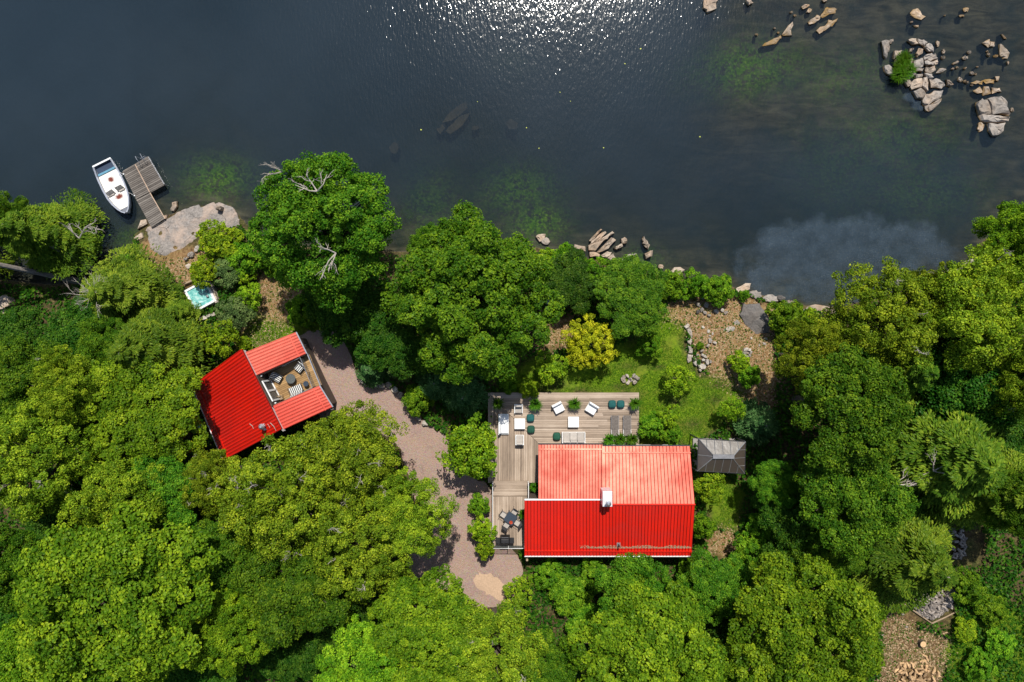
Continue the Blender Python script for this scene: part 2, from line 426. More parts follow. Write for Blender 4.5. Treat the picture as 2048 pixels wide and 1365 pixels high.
def glass_mat(name, tint, alpha, rough=0.15, spec=0.6):
    m, t, o = new_mat(name)
    b = N(t, 'ShaderNodeBsdfPrincipled'); b.inputs['Base Color'].default_value = rgb(tint); b.inputs['Roughness'].default_value = rough
    b.inputs['Specular IOR Level'].default_value = spec; b.inputs['Alpha'].default_value = alpha
    t.links.new(b.outputs[0], o.inputs[0]); return m
GLASS = glass_mat('clear_glass', (0.30, 0.33, 0.32), 0.22, 0.05)
SMOKED = glass_mat('bronze_polycarbonate', (0.075, 0.058, 0.044), 0.82, 0.26, 1.0)
t_s = SMOKED.node_tree; oi_ = N(t_s, 'ShaderNodeObjectInfo'); b_s = [n for n in t_s.nodes if n.type == 'BSDF_PRINCIPLED'][0]
b_s.inputs['Coat Weight'].default_value = 1.0; b_s.inputs['Coat Roughness'].default_value = 0.36
t_s.links.new(math_(t_s, 'MULTIPLY_ADD', oi_.outputs['Random'], 0.12, 0.34), b_s.inputs['Roughness'])
t_s.links.new(bump_(t_s, noise_(t_s, objco(t_s), 1.6, 3), 0.5, 0.08), b_s.inputs['Normal'])
TABLEG = glass_mat('smoked_table_glass', (0.05, 0.065, 0.085), 0.92, 0.12, 0.6)

def stripe_mat():
    m, t, o = new_mat('striped_canvas')
    b = N(t, 'ShaderNodeBsdfPrincipled')
    sx = N(t, 'ShaderNodeSeparateXYZ'); t.links.new(objco(t), sx.inputs[0])
    f = math_(t, 'PINGPONG', math_(t, 'MULTIPLY', sx.outputs[0], 6.4), 0.5)
    t.links.new(mixc(t, math_(t, 'GREATER_THAN', f, 0.235), (0.72, 0.72, 0.69), (0.022, 0.024, 0.026)), b.inputs['Base Color'])
    b.inputs['Roughness'].default_value = 0.9
    t.links.new(b.outputs[0], o.inputs[0]); return m
STRIPE = stripe_mat()

def hot_water_mat():
    m, t, o = new_mat('hot_tub_water')
    b = N(t, 'ShaderNodeBsdfPrincipled'); n = noise_(t, objco(t), 2.4, 4, 0.6, 0.8)
    t.links.new(ramp(t, n, [(0.35, (0.10, 0.36, 0.34)), (0.52, (0.20, 0.50, 0.46)), (0.66, (0.55, 0.72, 0.68))]), b.inputs['Base Color'])
    b.inputs['Roughness'].default_value = 0.08
    t.links.new(bump_(t, noise_(t, objco(t), 7, 3), 0.4, 0.05), b.inputs['Normal'])
    t.links.new(b.outputs[0], o.inputs[0]); return m
HOTW = hot_water_mat()

def tarp_mat():
    """white boat floor with two rust coloured puddle stains"""
    m, t, o = new_mat('stained_white_floor')
    b = N(t, 'ShaderNodeBsdfPrincipled'); co = objco(t)
    n = noise_(t, co, 5.0, 4)
    def spot(c, s):
        mp = N(t, 'ShaderNodeMapping'); mp.inputs['Location'].default_value = (-c[0] / s[0], -c[1] / s[1], 0)
        mp.inputs['Scale'].default_value = (1 / s[0], 1 / s[1], 0); t.links.new(co, mp.inputs[0])
        ln = N(t, 'ShaderNodeVectorMath', operation='LENGTH'); t.links.new(mp.outputs[0], ln.inputs[0])
        return ramp(t, math_(t, 'ADD', ln.outputs['Value'], math_(t, 'MULTIPLY_ADD', n, 0.9, -0.45)), [(0.45, 1.0), (1.0, 0.0)])
    f = math_(t, 'MAXIMUM', spot((1.72, 0.0), (0.32, 0.34)), spot((3.42, -0.02), (0.28, 0.46)))
    c = ramp(t, n, [(0.3, (0.74, 0.71, 0.66)), (0.7, (0.84, 0.82, 0.78))])
    t.links.new(mixc(t, f, c, (0.16, 0.022, 0.008)), b.inputs['Base Color']); b.inputs['Roughness'].default_value = 0.7
    t.links.new(b.outputs[0], o.inputs[0]); return m
TARP = tarp_mat()

# ------------------------------------------------------------------ the setting: ground, lake, drive
def WP(pts, z): return [tuple(P(a, b, z).xy) for a, b in pts]
GRASS = [WP(q, 2.0) for q in (
    [(1010, 785), (1000, 760), (1050, 720), (1100, 715), (1150, 730), (1215, 705), (1245, 690), (1330, 638), (1372, 655), (1372, 700), (1400, 745), (1462, 765), (1482, 795),
     (1440, 850), (1385, 885), (1280, 890), (1279, 786)],
    [(470, 700), (500, 640), (545, 640), (600, 650), (610, 665), (490, 705)],
    [(1395, 960), (1450, 955), (1485, 985), (1470, 1060), (1420, 1050)],
    [(1930, 1190), (1990, 1180), (2060, 1250), (2060, 1400), (1900, 1400), (1890, 1320)])]
DRY = [WP(q, 1.6) for q in (
    [(1310, 628), (1345, 600), (1420, 600), (1490, 588), (1560, 612), (1552, 680), (1556, 760), (1540, 830), (1480, 795), (1400, 735), (1375, 655)],
    [(505, 548), (560, 540), (615, 565), (600, 610), (580, 645), (560, 690), (470, 712), (480, 650), (520, 610)],
    [(255, 490), (300, 470), (380, 500), (430, 500), (420, 545), (370, 575), (320, 560)],
    [(1405, 1060), (1460, 1050), (1480, 1095), (1440, 1115), (1410, 1100)],
    [(1740, 1170), (1800, 1180), (1830, 1250), (1900, 1270), (1880, 1330), (1870, 1400), (1740, 1400), (1750, 1280)],
    [(1090, 640), (1150, 625), (1150, 700), (1080, 700)],
    [(960, 600), (1000, 600), (1000, 640)])]
ALGAE = [(1480, 130, 135, 55, 0.9), (1040, 375, 85, 55, 0.8), (1075, 440, 60, 40, 0.9), (430, 350, 80, 45, 0.85), (390, 330, 50, 30, 0.5), (1800, 290, 150, 70, 0.6),
         (1700, 330, 120, 90, 0.5), (1850, 370, 120, 60, 0.6), (1290, 520, 40, 30, 0.55), (860, 400, 60, 80, 0.45), (250, 475, 40, 25, 0.5), (1030, 100, 60, 35, 0.4), (1700, 150, 130, 60, 0.4)]

def grid_axis(a, b, step, far):
    c = list(np.arange(a, b + step / 2, step)); s = step; x = c[-1]
    while x < far: s *= 1.35; x += s; c.append(x)
    s = step; x = c[0]
    while x > -far: s *= 1.35; x -= s; c.insert(0, x)
    return np.array(c)
GX = grid_axis(-54, 54, 0.42, 320); GY = grid_axis(-38, 36, 0.42, 320)
def grid_faces(nx, ny):
    i = np.arange(nx - 1); j = np.arange(ny - 1); I, J = np.meshgrid(i, j)
    a = (J * nx + I).ravel()
    return np.stack([a, a + 1, a + nx + 1, a + nx], 1)
X, Y = np.meshgrid(GX, GY); X = X.ravel(); Y = Y.ravel(); Z = gz(X, Y)
grass = np.zeros(len(X)); dry = np.zeros(len(X)); algae = np.zeros(len(X))
jit = wob(X * 1.7, Y * 1.7) * 0.35
for q in GRASS: grass = np.maximum(grass, smooth01((poly_dist(q, X, Y) + jit) / 1.2 + 0.5))
for k, q in enumerate(DRY): dry = np.maximum(dry, (0.50 if k == 4 else 1.0) * smooth01((poly_dist(q, X, Y) + jit) / (2.4 if k == 4 else 1.2) + 0.5))
PXv = X * S + CX; PYv = CY - Y * S
for cx, cy, rx, ry in ((1262, 731, 34, 5), (1318, 736, 22, 5), (1400, 752, 30, 6), (1445, 772, 36, 6), (1350, 805, 22, 14), (1432, 800, 16, 10), (1240, 775, 20, 6), (1385, 850, 20, 12), (1110, 770, 26, 10)):
    grass *= 1 - 0.9 * np.exp(-(((X * 22.7 + CX - cx) / rx) ** 2 + ((CY - Y * 22.7 - cy) / ry) ** 2))
for cx, cy, rx, ry, a in ALGAE: algae = np.maximum(algae, a * np.exp(-(((PXv - cx) / rx) ** 2 + ((PYv - cy) / ry) ** 2) * 1.2))
stony = smooth01((PXv - 1250) / 300) * smooth01((470 - PYv) / 200) * 0.8 + np.exp(-np.maximum(-(np.interp(X, SHX, SHY) - Y), 0) / 3.0) * 0.9

def ground_mat():
    m, t, o = new_mat('ground_soil')
    b = N(t, 'ShaderNodeBsdfPrincipled'); co = pos_(t)
    A = N(t, 'ShaderNodeAttribute', attribute_name='cover'); sp = N(t, 'ShaderNodeSeparateColor'); t.links.new(A.outputs['Color'], sp.inputs[0])
    B = N(t, 'ShaderNodeAttribute', attribute_name='stony')
    n1 = noise_(t, co, 0.6, 5, 0.6); n2 = noise_(t, co, 4.0, 5, 0.65); n3 = noise_(t, co, 18.0, 3, 0.6)
    litter = ramp(t, n2, [(0.32, (0.030, 0.022, 0.012)), (0.5, (0.075, 0.050, 0.026)), (0.72, (0.140, 0.095, 0.050))])
    litter = mixc(t, math_(t, 'MULTIPLY_ADD', n1, 2.4, -1.0, clamp=True), litter, (0.040, 0.070, 0.012))
    lawn = ramp(t, n2, [(0.3, (0.065, 0.135, 0.004)), (0.52, (0.115, 0.205, 0.006)), (0.75, (0.20, 0.250, 0.018))])
    lawn = mixc(t, math_(t, 'MULTIPLY_ADD', n1, 2.6, -1.2, clamp=True), lawn, (0.150, 0.140, 0.022))
    lawn = mixc(t, math_(t, 'MULTIPLY_ADD', n3, 2.0, -1.1, clamp=True), lawn, (0.22, 0.25, 0.05))
    hay = ramp(t, n2, [(0.28, (0.115, 0.060, 0.024)), (0.5, (0.225, 0.128, 0.058)), (0.75, (0.35, 0.225, 0.120))])
    hay = mixc(t, math_(t, 'MULTIPLY_ADD', n3, 2.2, -1.15, clamp=True), hay, (0.42, 0.29, 0.17))
    hay = mixc(t, math_(t, 'MULTIPLY_ADD', n1, 2.0, -1.05, clamp=True), hay, (0.13, 0.15, 0.03))
    edge = math_(t, 'MULTIPLY_ADD', n2, 0.9, -0.45)
    c = mixc(t, math_(t, 'ADD', sp.outputs[1], edge, clamp=True), litter, hay)
    c = mixc(t, math_(t, 'MULTIPLY', math_(t, 'ADD', sp.outputs[0], edge, clamp=True), 1.0), c, lawn)
    # lake bed: silt, stones, weed
    silt = ramp(t, n1, [(0.3, (0.022, 0.030, 0.030)), (0.7, (0.040, 0.042, 0.036))])
    mp = N(t, 'ShaderNodeMapping'); mp.inputs['Rotation'].default_value = (0, 0, 0.6); mp.inputs['Scale'].default_value = (0.35, 1.3, 1); t.links.new(co, mp.inputs[0])
    n5 = noise_(t, mp.outputs[0], 1.1, 6, 0.65, 0.6)
    stone = ramp(t, n5, [(0.30, (0.026, 0.020, 0.017)), (0.47, (0.095, 0.068, 0.052)), (0.60, (0.165, 0.118, 0.086)), (0.75, (0.25, 0.18, 0.13))])
    bedc = mixc(t, math_(t, 'MULTIPLY', B.outputs['Fac'], math_(t, 'MULTIPLY_ADD', n1, 3.2, -0.75, clamp=True)), silt, stone)
    n4 = noise_(t, co, 1.5, 6, 0.7)
    weed = ramp(t, n2, [(0.3, (0.045, 0.120, 0.010)), (0.55, (0.120, 0.230, 0.015)), (0.75, (0.34, 0.38, 0.08))])
    bedc = mixc(t, math_(t, 'MULTIPLY', sp.outputs[2], math_(t, 'MULTIPLY_ADD', math_(t, 'MULTIPLY_ADD', n2, 0.5, math_(t, 'MULTIPLY', n4, 0.6)), 8.0, -3.7, clamp=True)), bedc, weed)
    specks = noise_(t, co, 2.6, 4, 0.75)
    bedc = mixc(t, math_(t, 'MULTIPLY', B.outputs['Fac'], math_(t, 'MULTIPLY_ADD', specks, 9.0, -6.0, clamp=True)), bedc, (0.34, 0.32, 0.20))
    sx = N(t, 'ShaderNodeSeparateXYZ'); t.links.new(co, sx.inputs[0])
    c = mixc(t, ramp(t, sx.outputs[2], [(0.0, 1.0), (0.02, 0.0)]), c, bedc)
    t.links.new(c, b.inputs['Base Color']); b.inputs['Roughness'].default_value = 0.95; b.inputs['Specular IOR Level'].default_value = 0.15
    t.links.new(bump_(t, math_(t, 'ADD', n2, math_(t, 'MULTIPLY', n3, 0.5)), 0.8, 0.08), b.inputs['Normal'])
    t.links.new(b.outputs[0], o.inputs[0]); return m
gm = np_mesh('ground', np.c_[X, Y, Z], grid_faces(len(GX), len(GY)), ground_mat(), {'cover': np.c_[grass, dry, algae], 'stony': stony}, True)
ground = tag(link('ground', gm), 'sloping wooded shore and stony lake bed', None, kind='structure')

WAVE = 0.025
def water_mat():
    m, t, o = new_mat('lake_water')
    co = pos_(t)
    dep = N(t, 'ShaderNodeAttribute', attribute_name='depth'); fl = N(t, 'ShaderNodeAttribute', attribute_name='cloud_reflection')
    # wind ripples, two crossing trains and a fine chop
    def train(rot, sc, s, d=2):
        mp = N(t, 'ShaderNodeMapping'); mp.inputs['Rotation'].default_value = (0, 0, math.radians(rot)); mp.inputs['Scale'].default_value = sc
        t.links.new(co, mp.inputs[0]); return noise_(t, mp.outputs[0], s, d, 0.5)
    h = math_(t, 'ADD', train(-7, (1.0, 0.30, 1), 4.4), math_(t, 'MULTIPLY', train(10, (1.0, 0.36, 1), 6.5), 0.6))
    h = math_(t, 'ADD', h, math_(t, 'MULTIPLY', train(75, (1, 0.6, 1), 4.5), 0.08))
    patch = noise_(t, co, 0.05, 2)
    h = math_(t, 'MULTIPLY', h, math_(t, 'MULTIPLY_ADD', patch, 1.1, 0.45))
    nb = bump_(t, h, 1.0, WAVE)
    fr = N(t, 'ShaderNodeFresnel'); fr.inputs['IOR'].default_value = 1.33; t.links.new(nb, fr.inputs['Normal'])
    gl = N(t, 'ShaderNodeBsdfGlossy'); gl.inputs['Roughness'].default_value = 0.09; t.links.new(nb, gl.inputs['Normal'])
    tr = N(t, 'ShaderNodeBsdfTransparent'); tr.inputs[0].default_value = (0.70, 0.80, 0.76, 1)
    df = N(t, 'ShaderNodeBsdfDiffuse'); t.links.new(nb, df.inputs['Normal'])
    big = noise_(t, co, 0.035, 3)
    t.links.new(ramp(t, big, [(0.3, (0.0110, 0.0230, 0.0350)), (0.7, (0.0290, 0.0450, 0.0610))]), df.inputs[0])
    fac = math_(t, 'SUBTRACT', 1.0, math_(t, 'POWER', 2.718, math_(t, 'MULTIPLY', dep.outputs['Fac'], -0.60)))
    mx = N(t, 'ShaderNodeMixShader'); t.links.new(fac, mx.inputs[0]); t.links.new(tr.outputs[0], mx.inputs[1]); t.links.new(df.outputs[0], mx.inputs[2])
    # pale cloud reflection painted into the water colour, with fine specks
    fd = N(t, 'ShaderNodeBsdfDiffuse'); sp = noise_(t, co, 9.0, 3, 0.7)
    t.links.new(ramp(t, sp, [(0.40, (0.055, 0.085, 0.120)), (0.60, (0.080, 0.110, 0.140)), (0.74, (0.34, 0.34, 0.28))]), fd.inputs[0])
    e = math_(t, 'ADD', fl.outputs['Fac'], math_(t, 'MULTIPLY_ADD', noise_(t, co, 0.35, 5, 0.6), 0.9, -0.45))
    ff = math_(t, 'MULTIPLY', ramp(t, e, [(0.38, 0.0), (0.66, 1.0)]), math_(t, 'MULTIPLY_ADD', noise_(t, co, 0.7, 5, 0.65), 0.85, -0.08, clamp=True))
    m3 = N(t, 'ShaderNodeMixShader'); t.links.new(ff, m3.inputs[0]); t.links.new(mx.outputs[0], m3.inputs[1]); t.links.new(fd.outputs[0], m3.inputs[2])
    m2 = N(t, 'ShaderNodeMixShader'); t.links.new(fr.outputs[0], m2.inputs[0]); t.links.new(m3.outputs[0], m2.inputs[1]); t.links.new(gl.outputs[0], m2.inputs[2])
    t.links.new(m2.outputs[0], o.inputs[0]); return m
cloud_reflection = np.zeros(len(X))  # mask of the painted cloud reflection on the lake
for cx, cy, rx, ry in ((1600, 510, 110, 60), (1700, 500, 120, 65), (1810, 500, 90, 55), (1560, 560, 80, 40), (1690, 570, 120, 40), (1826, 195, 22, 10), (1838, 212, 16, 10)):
    cloud_reflection = np.maximum(cloud_reflection, np.clip(1.25 - np.hypot((PXv - cx) / rx, (PYv - cy) / ry) * 0.75, 0, 1))
wm = np_mesh('lake_water', np.c_[X, Y, np.zeros(len(X))], grid_faces(len(GX), len(GY)), water_mat(), {'depth': np.maximum(-Z, 0), 'cloud_reflection': cloud_reflection}, True)
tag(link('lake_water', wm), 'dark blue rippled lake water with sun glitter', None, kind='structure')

def resample(poly, step, jitter, rng):
    out = []
    n = len(poly)
    for i in range(n):
        a = np.array(poly[i][:2], float); b = np.array(poly[(i + 1) % n][:2], float)
        k = max(1, int(np.linalg.norm(b - a) / step))
        for j in range(k):
            q = a + (b - a) * j / k + rng.normal(0, jitter, 2)
            out.append((float(q[0]), float(q[1])))
    return out

def sheet(name, poly, step, zfun, mat, rng, jitter=0.1, skirt=0.0):
    """a flat or draped sheet with an uneven outline and inner points every step metres"""
    b = resample(poly, step * 0.8, jitter, rng)
    bx = [p[0] for p in b]; by = [p[1] for p in b]
    gx, gy = np.meshgrid(np.arange(min(bx), max(bx), step), np.arange(min(by), max(by), step))
    gx = gx.ravel() + rng.normal(0, step * 0.12, gx.size); gy = gy.ravel() + rng.normal(0, step * 0.12, gy.size)
    k = poly_dist(b, gx, gy) > step * 0.4
    pts = [Vector(p) for p in b] + [Vector((float(x), float(y))) for x, y in zip(gx[k], gy[k])]
    n = len(b)
    res = delaunay_2d_cdt(pts, [(i, (i + 1) % n) for i in range(n)], [], 1, 1e-5)
    V = np.array([(v.x, v.y) for v in res[0]]); F = [f for f in res[2] if len(f) == 3]
    z = zfun(V[:, 0], V[:, 1], poly_dist(b, V[:, 0], V[:, 1]))
    mb = MB(); mb.v = [tuple(q) for q in np.c_[V, z]]; mb.f = F
    if skirt:
        from collections import Counter
        ec = Counter(tuple(sorted((f[i], f[(i + 1) % 3]))) for f in F for i in range(3))
        low = {}
        for (a, c), q in ec.items():
            if q == 1:
                for w in (a, c):
                    if w not in low:
                        low[w] = len(mb.v); v = mb.v[w]; mb.v.append((v[0], v[1], v[2] - skirt))
                mb.f.append((a, c, low[c], low[a]))
    return mb.mesh(name, mat, smooth=False)

def gravel_mat():
    m, t, o = new_mat('drive_gravel')
    b = N(t, 'ShaderNodeBsdfPrincipled'); co = pos_(t)
    n1 = noise_(t, co, 0.5, 4); n3 = noise_(t, co, 14.0, 4, 0.7)
    vo = N(t, 'ShaderNodeTexVoronoi'); vo.inputs['Scale'].default_value = 11; t.links.new(co, vo.inputs['Vector'])
    c = ramp(t, n3, [(0.3, (0.185, 0.115, 0.090)), (0.5, (0.310, 0.205, 0.160)), (0.72, (0.46, 0.33, 0.265))])
    c = mixc(t, 0.25, c, mixc(t, 0.75, vo.outputs['Color'], (0.26, 0.20, 0.17)))
    c = mixc(t, math_(t, 'MULTIPLY_ADD', n1, 1.6, -0.65, clamp=True), c, (0.37, 0.245, 0.185))
    n6 = noise_(t, co, 0.9, 5, 0.7, 0.5)
    c = mixc(t, math_(t, 'MULTIPLY_ADD', n6, 3.0, -1.75, clamp=True), c, (0.13, 0.095, 0.070))
    t.links.new(c, b.inputs['Base Color']); b.inputs['Roughness'].default_value = 0.95; b.inputs['Specular IOR Level'].default_value = 0.15
    t.links.new(bump_(t, vo.outputs['Distance'], 0.6, 0.04), b.inputs['Normal'])
    t.links.new(b.outputs[0], o.inputs[0]); return m
DRIVE_PX = [(560, 690), (600, 668), (625, 660), (645, 652), (665, 652), (682, 672), (695, 705), (712, 745), (745, 768), (785, 780), (815, 795), (838, 825), (856, 852), (890, 870),
            (930, 945), (975, 970), (1000, 1000), (1000, 1060), (1035, 1110), (1048, 1135), (1035, 1165), (1010, 1190), (1000, 1212), (960, 1218), (920, 1206), (880, 1175), (830, 1150),
            (800, 1110), (830, 1000), (800, 900), (740, 850), (690, 830), (640, 840), (600, 770)]
DRIVE = WP(DRIVE_PX, 2.1)
GRAVEL = gravel_mat()
tag(link('gravel_driveway', sheet('gravel_driveway', DRIVE, 0.5, lambda x, y, d: gz(x, y) + 0.045, GRAVEL, RNG, 0.09)), 'curving reddish gravel driveway', None, kind='structure')
SANDP = WP([(948, 1160), (960, 1146), (985, 1148), (1030, 1186), (1032, 1200), (1012, 1204), (990, 1195), (955, 1176)], 2.2)
SAND = pmat('pale_sand', (0.45, 0.315, 0.215), 0.95, var=0.14, vscale=9, bump=0.4, bscale=30, spec=0.1, world=True)
tag(link('sand_pad', sheet('sand_pad', SANDP, 0.3, lambda x, y, d: gz(x, y) + 0.06 + 0.03 * smooth01(d / 0.5), SAND, RNG, 0.07)), 'pale sandy parking pad on the gravel', None, kind='structure')
# ------------------------------------------------------------------ buildings
UNDERLAY = pmat('roof_underlay', (0.20, 0.012, 0.008), 0.9, spec=0.1)
def panels(parent, A, B, C, D, n, name='panel', mat=None, th=0.03):
    """standing-seam sheets from ridge edge A-B down to eave edge D-C, each a piece with its own raised seam"""
    A, B, C, D = map(Vector, (A, B, C, D)); mat = mat or ROOF
    nrm = (B - A).cross(D - A).normalized()
    if nrm.z < 0: nrm = -nrm
    u = (B - A).normalized(); w = (B - A).length / n
    prof = [(0, 0), (0.0, 0.055), (0.035, 0.055), (0.05, 0.004), (w, 0.0)]
    for i in range(n):
        r0 = A + (B - A) * (i / n); r1 = A + (B - A) * ((i + 1) / n); e0 = D + (C - D) * (i / n); e1 = D + (C - D) * ((i + 1) / n)
        vs = []; ge = 0.045 / w
        for s0, s1 in ((r0, r1), (e0, e1)):
            dd = (s1 - s0)
            wob_ = 0.004 * random.uniform(-1, 1)
            for a, h in prof: vs.append(s0 + dd * (a / w * (1 - ge)) + nrm * (h + wob_))
            vs.append(s0 + dd * (1 - ge) - nrm * th); vs.append(s0 - nrm * th)
        k = 7
        fs = [(j, (j + 1) % k, k + (j + 1) % k, k + j) for j in range(k)] + [tuple(range(k)), tuple(range(2 * k - 1, k - 1, -1))]
        MB().add(vs, fs).build(name, mat, parent, world=True)

def slope(parent, A, B, C, D, n, trim=None, lap=0.0, name='roof_slope'):
    """one roof slope: a deck under the panels, the panels, an eave trim and the lap line across"""
    A, B, C, D = map(Vector, (A, B, C, D))
    nrm = (B - A).cross(D - A).normalized()
    if nrm.z < 0: nrm = -nrm
    mb = MB(); m_ = 16; dn_ = nrm * 0.032
    for i in range(m_ + 1):
        f = i / m_; a_ = A + (B - A) * f; e_ = D + (C - D) * f
        mb.v += [a_ - dn_, e_ - dn_, e_ - dn_ - nrm * .12, a_ - dn_ - nrm * .12]
    for i in range(m_):
        for j in range(4): mb.f.append((4 * i + j, 4 * i + (j + 1) % 4, 4 * i + 4 + (j + 1) % 4, 4 * i + 4 + j))
    mb.f += [(0, 1, 2, 3), (4 * m_ + 3, 4 * m_ + 2, 4 * m_ + 1, 4 * m_)]
    r = mb.build(name, UNDERLAY, parent, world=True)
    panels(r, A, B, C, D, n)
    if lap:
        a = A + (D - A) * lap; b = B + (C - B) * lap; dn = (D - A).normalized()
        MB().hexa([a + nrm * 0.0, b + nrm * 0.0, b + dn * 0.10, a + dn * 0.10], [a + nrm * 0.075, b + nrm * 0.075, b + dn * 0.10 + nrm * 0.065, a + dn * 0.10 + nrm * 0.065]).build('lap_strip', ROOF, r, world=True)
    if trim:
        out = (D - A); out.z = 0; out.normalize()
        MB().hexa([D - nrm * 0.2 + out * 0.01, C - nrm * 0.2 + out * 0.01, C - nrm * 0.2 + out * 0.11, D - nrm * 0.2 + out * 0.11],
                  [D - nrm * 0.03 + out * 0.01, C - nrm * 0.03 + out * 0.01, C - nrm * 0.03 + out * 0.11, D - nrm * 0.03 + out * 0.11]).build('gutter', trim, r, world=True)
    return r

def wallpoly(parent, a, b, z0, za, zb, th=0.15, mat=None, name='wall'):
    """an upright wall from plan point a to b, its top running from za to zb"""
    a = Vector((a[0], a[1], 0)); b = Vector((b[0], b[1], 0)); n = Vector((-(b - a).y, (b - a).x, 0)).normalized() * th / 2
    q = lambda p, z, s: Vector((p.x, p.y, z)) + n * s
    return MB().hexa([q(a, z0, -1), q(b, z0, -1), q(b, z0, 1), q(a, z0, 1)], [q(a, za, -1), q(b, zb, -1), q(b, zb, 1), q(a, za, 1)]).build(name, mat or SIDING, parent, world=True)

def plank_row(parent, corners, n, mat, gap=0.012, th=0.035, name='plank', share=None):
    """n boards side by side; corners = A,B along the first board's outer edge, C,D along the last one's"""
    A, B, C, D = map(Vector, corners)
    for i in range(n):
        f0 = i / n + gap / max((D - A).length, 1e-6) / 2; f1 = (i + 1) / n - gap / max((D - A).length, 1e-6) / 2
        dz = Vector((0, 0, random.uniform(-0.004, 0.004)))
        q = [A + (D - A) * f0 + dz, B + (C - B) * f0 + dz, B + (C - B) * f1 + dz, A + (D - A) * f1 + dz]
        MB().hexa([p - Vector((0, 0, th)) for p in q], q).build(name, mat, parent, world=True)

# --- main cottage
gzh = g1(*P(1220, 1000, 2).xy)
house = thing('cottage', 'large cottage under a long red metal roof beside the wide timber deck', 'house', P(1220, 1000, gzh))
ZE, ZR = 5.0, 6.4
R1, RM, R2 = P(1049, 1001.5, ZR), P(1206, 1001.5, ZR), P(1390, 1010, ZR + 0.02)
sl1 = slope(house, R1, P(1206, 1001.5, ZR), P(1206, 1112, ZE), P(1049, 1112, ZE), 24, WHITE, 0.90)
sl2 = slope(house, P(1206, 1009.5, ZR), R2, P(1383, 1112, ZE), P(1206, 1112, ZE), 28, WHITE, 0.90)
sl3 = slope(house, P(1077, 1000, 6.3), P(1203, 1000, 6.3), P(1203, 890, 5.15), P(1077, 890, 5.15), 21, DARKM, 0.905)
sl4 = slope(house, P(1205, 1009, ZR), P(1390, 1009, ZR), P(1380, 893, 4.9), P(1204.5, 893, 4.9), 26, DARKM, 0.875)
for s_ in (sl1, sl2): s_['label'] = 'deep red shaded slope facing away from the lake'
for s_ in (sl3, sl4): s_['label'] = 'sun bleached salmon red slope facing the lake'
# ridge flashings
MB().tube([P(1206, 1009.7, ZR + 0.05), P(1390.5, 1009.7, ZR + 0.05)], 0.07, 6).build('ridge_cap', ROOF, house, world=True)
a, b = P(1049, 1000.6, ZR + 0.03), P(1205, 1000.6, ZR + 0.03)
MB().hexa([a + Vector((0, -0.02, -0.25)), b + Vector((0, -0.02, -0.25)), b + Vector((0, 0.07, -0.25)), a + Vector((0, 0.07, -0.25))],
          [a + Vector((0, -0.02, 0.02)), b + Vector((0, -0.02, 0.02)), b + Vector((0, 0.07, 0.02)), a + Vector((0, 0.07, 0.02))]).build('fascia', WHITE, house, world=True)
a, b = P(1203.5, 890, 5.2), P(1203.5, 1000, 6.33)
MB().hexa([a + Vector((0, 0, -0.3)), b + Vector((0, 0, -0.3)), b + Vector((0.05, 0, -0.3)), a + Vector((0.05, 0, -0.3))], [a, b, b + Vector((0.05, 0, 0)), a + Vector((0.05, 0, 0))]).build('valley_flashing', ROOF, house, world=True)
# walls under the eaves
wl = P(1060, 1000, 4.9).x; wlu = P(1083, 950, 4.9).x; wr = P(1374, 1000, 4.9).x
yb = P(1100, 1103, 4.9).y; yt = P(1100, 901, 4.9).y; ym = P(1100, 999, 4.9).y; rz_ = ZR - 0.2; ez = 4.75; gw = gzh - 0.4
wallpoly(house, (wl, yb), (wr, yb), gw, ez, ez)
wallpoly(house, (wr, yb), (wr, ym), gw, ez, rz_); wallpoly(house, (wr, ym), (wr, yt), gw, rz_, ez)
wallpoly(house, (wr, yt), (wlu, yt), gw, ez, ez)
wallpoly(house, (wlu, yt), (wlu, ym), gw, ez, rz_ - 0.05); wallpoly(house, (wlu, ym + 0.02), (wl, ym + 0.02), gw, rz_ - 0.05, rz_ - 0.05); wallpoly(house, (wl, ym), (wl, yb), gw, rz_, ez)
def window_on(parent, x, y, z, w, h, axis, out):
    """white framed window: frame part with its pane; axis 'y' runs along y on a wall facing -x"""
    mb = MB(); t = 0.07
    def bx(du, dz, su, sz, dep=0.09):
        if axis == 'y': return ((x + out * dep / 2, y + du, z + dz), (dep, su, sz))
        return ((x + du, y + out * dep / 2, z + dz), (su, dep, sz))
    for du, dz, su, sz in ((0, h / 2, w + t, t), (0, -h / 2, w + t, t), (-w / 2, 0, t, h), (w / 2, 0, t, h), (0, 0, 0.05, h)): mb.box(*bx(du, dz, su, sz))
    f = mb.build('window', WHITE, parent, world=True)
    MB().box(*bx(0, 0, w, h, 0.03)).build('pane', TABLEG, f, world=True)
for px_, py_ in ((1083, 929), (1083, 966)): window_on(house, wlu - 0.08, P(px_, py_, 4).y, 3.9, 1.0, 1.2, 'y', -1)
for py_ in (1047, 1085): window_on(house, wl - 0.08, P(1060, py_, 4).y, 4.0, 0.9, 1.1, 'y', -1)
for px_ in (1100, 1140, 1180, 1240, 1290, 1345): window_on(house, P(px_, 900, 4).x, yt + 0.08, 3.7, 1.3, 1.4, 'x', 1)
for px_ in (1110, 1180, 1260, 1330): window_on(house, P(px_, 1103, 4).x, yb - 0.08, 3.8, 1.1, 1.1, 'x', -1)
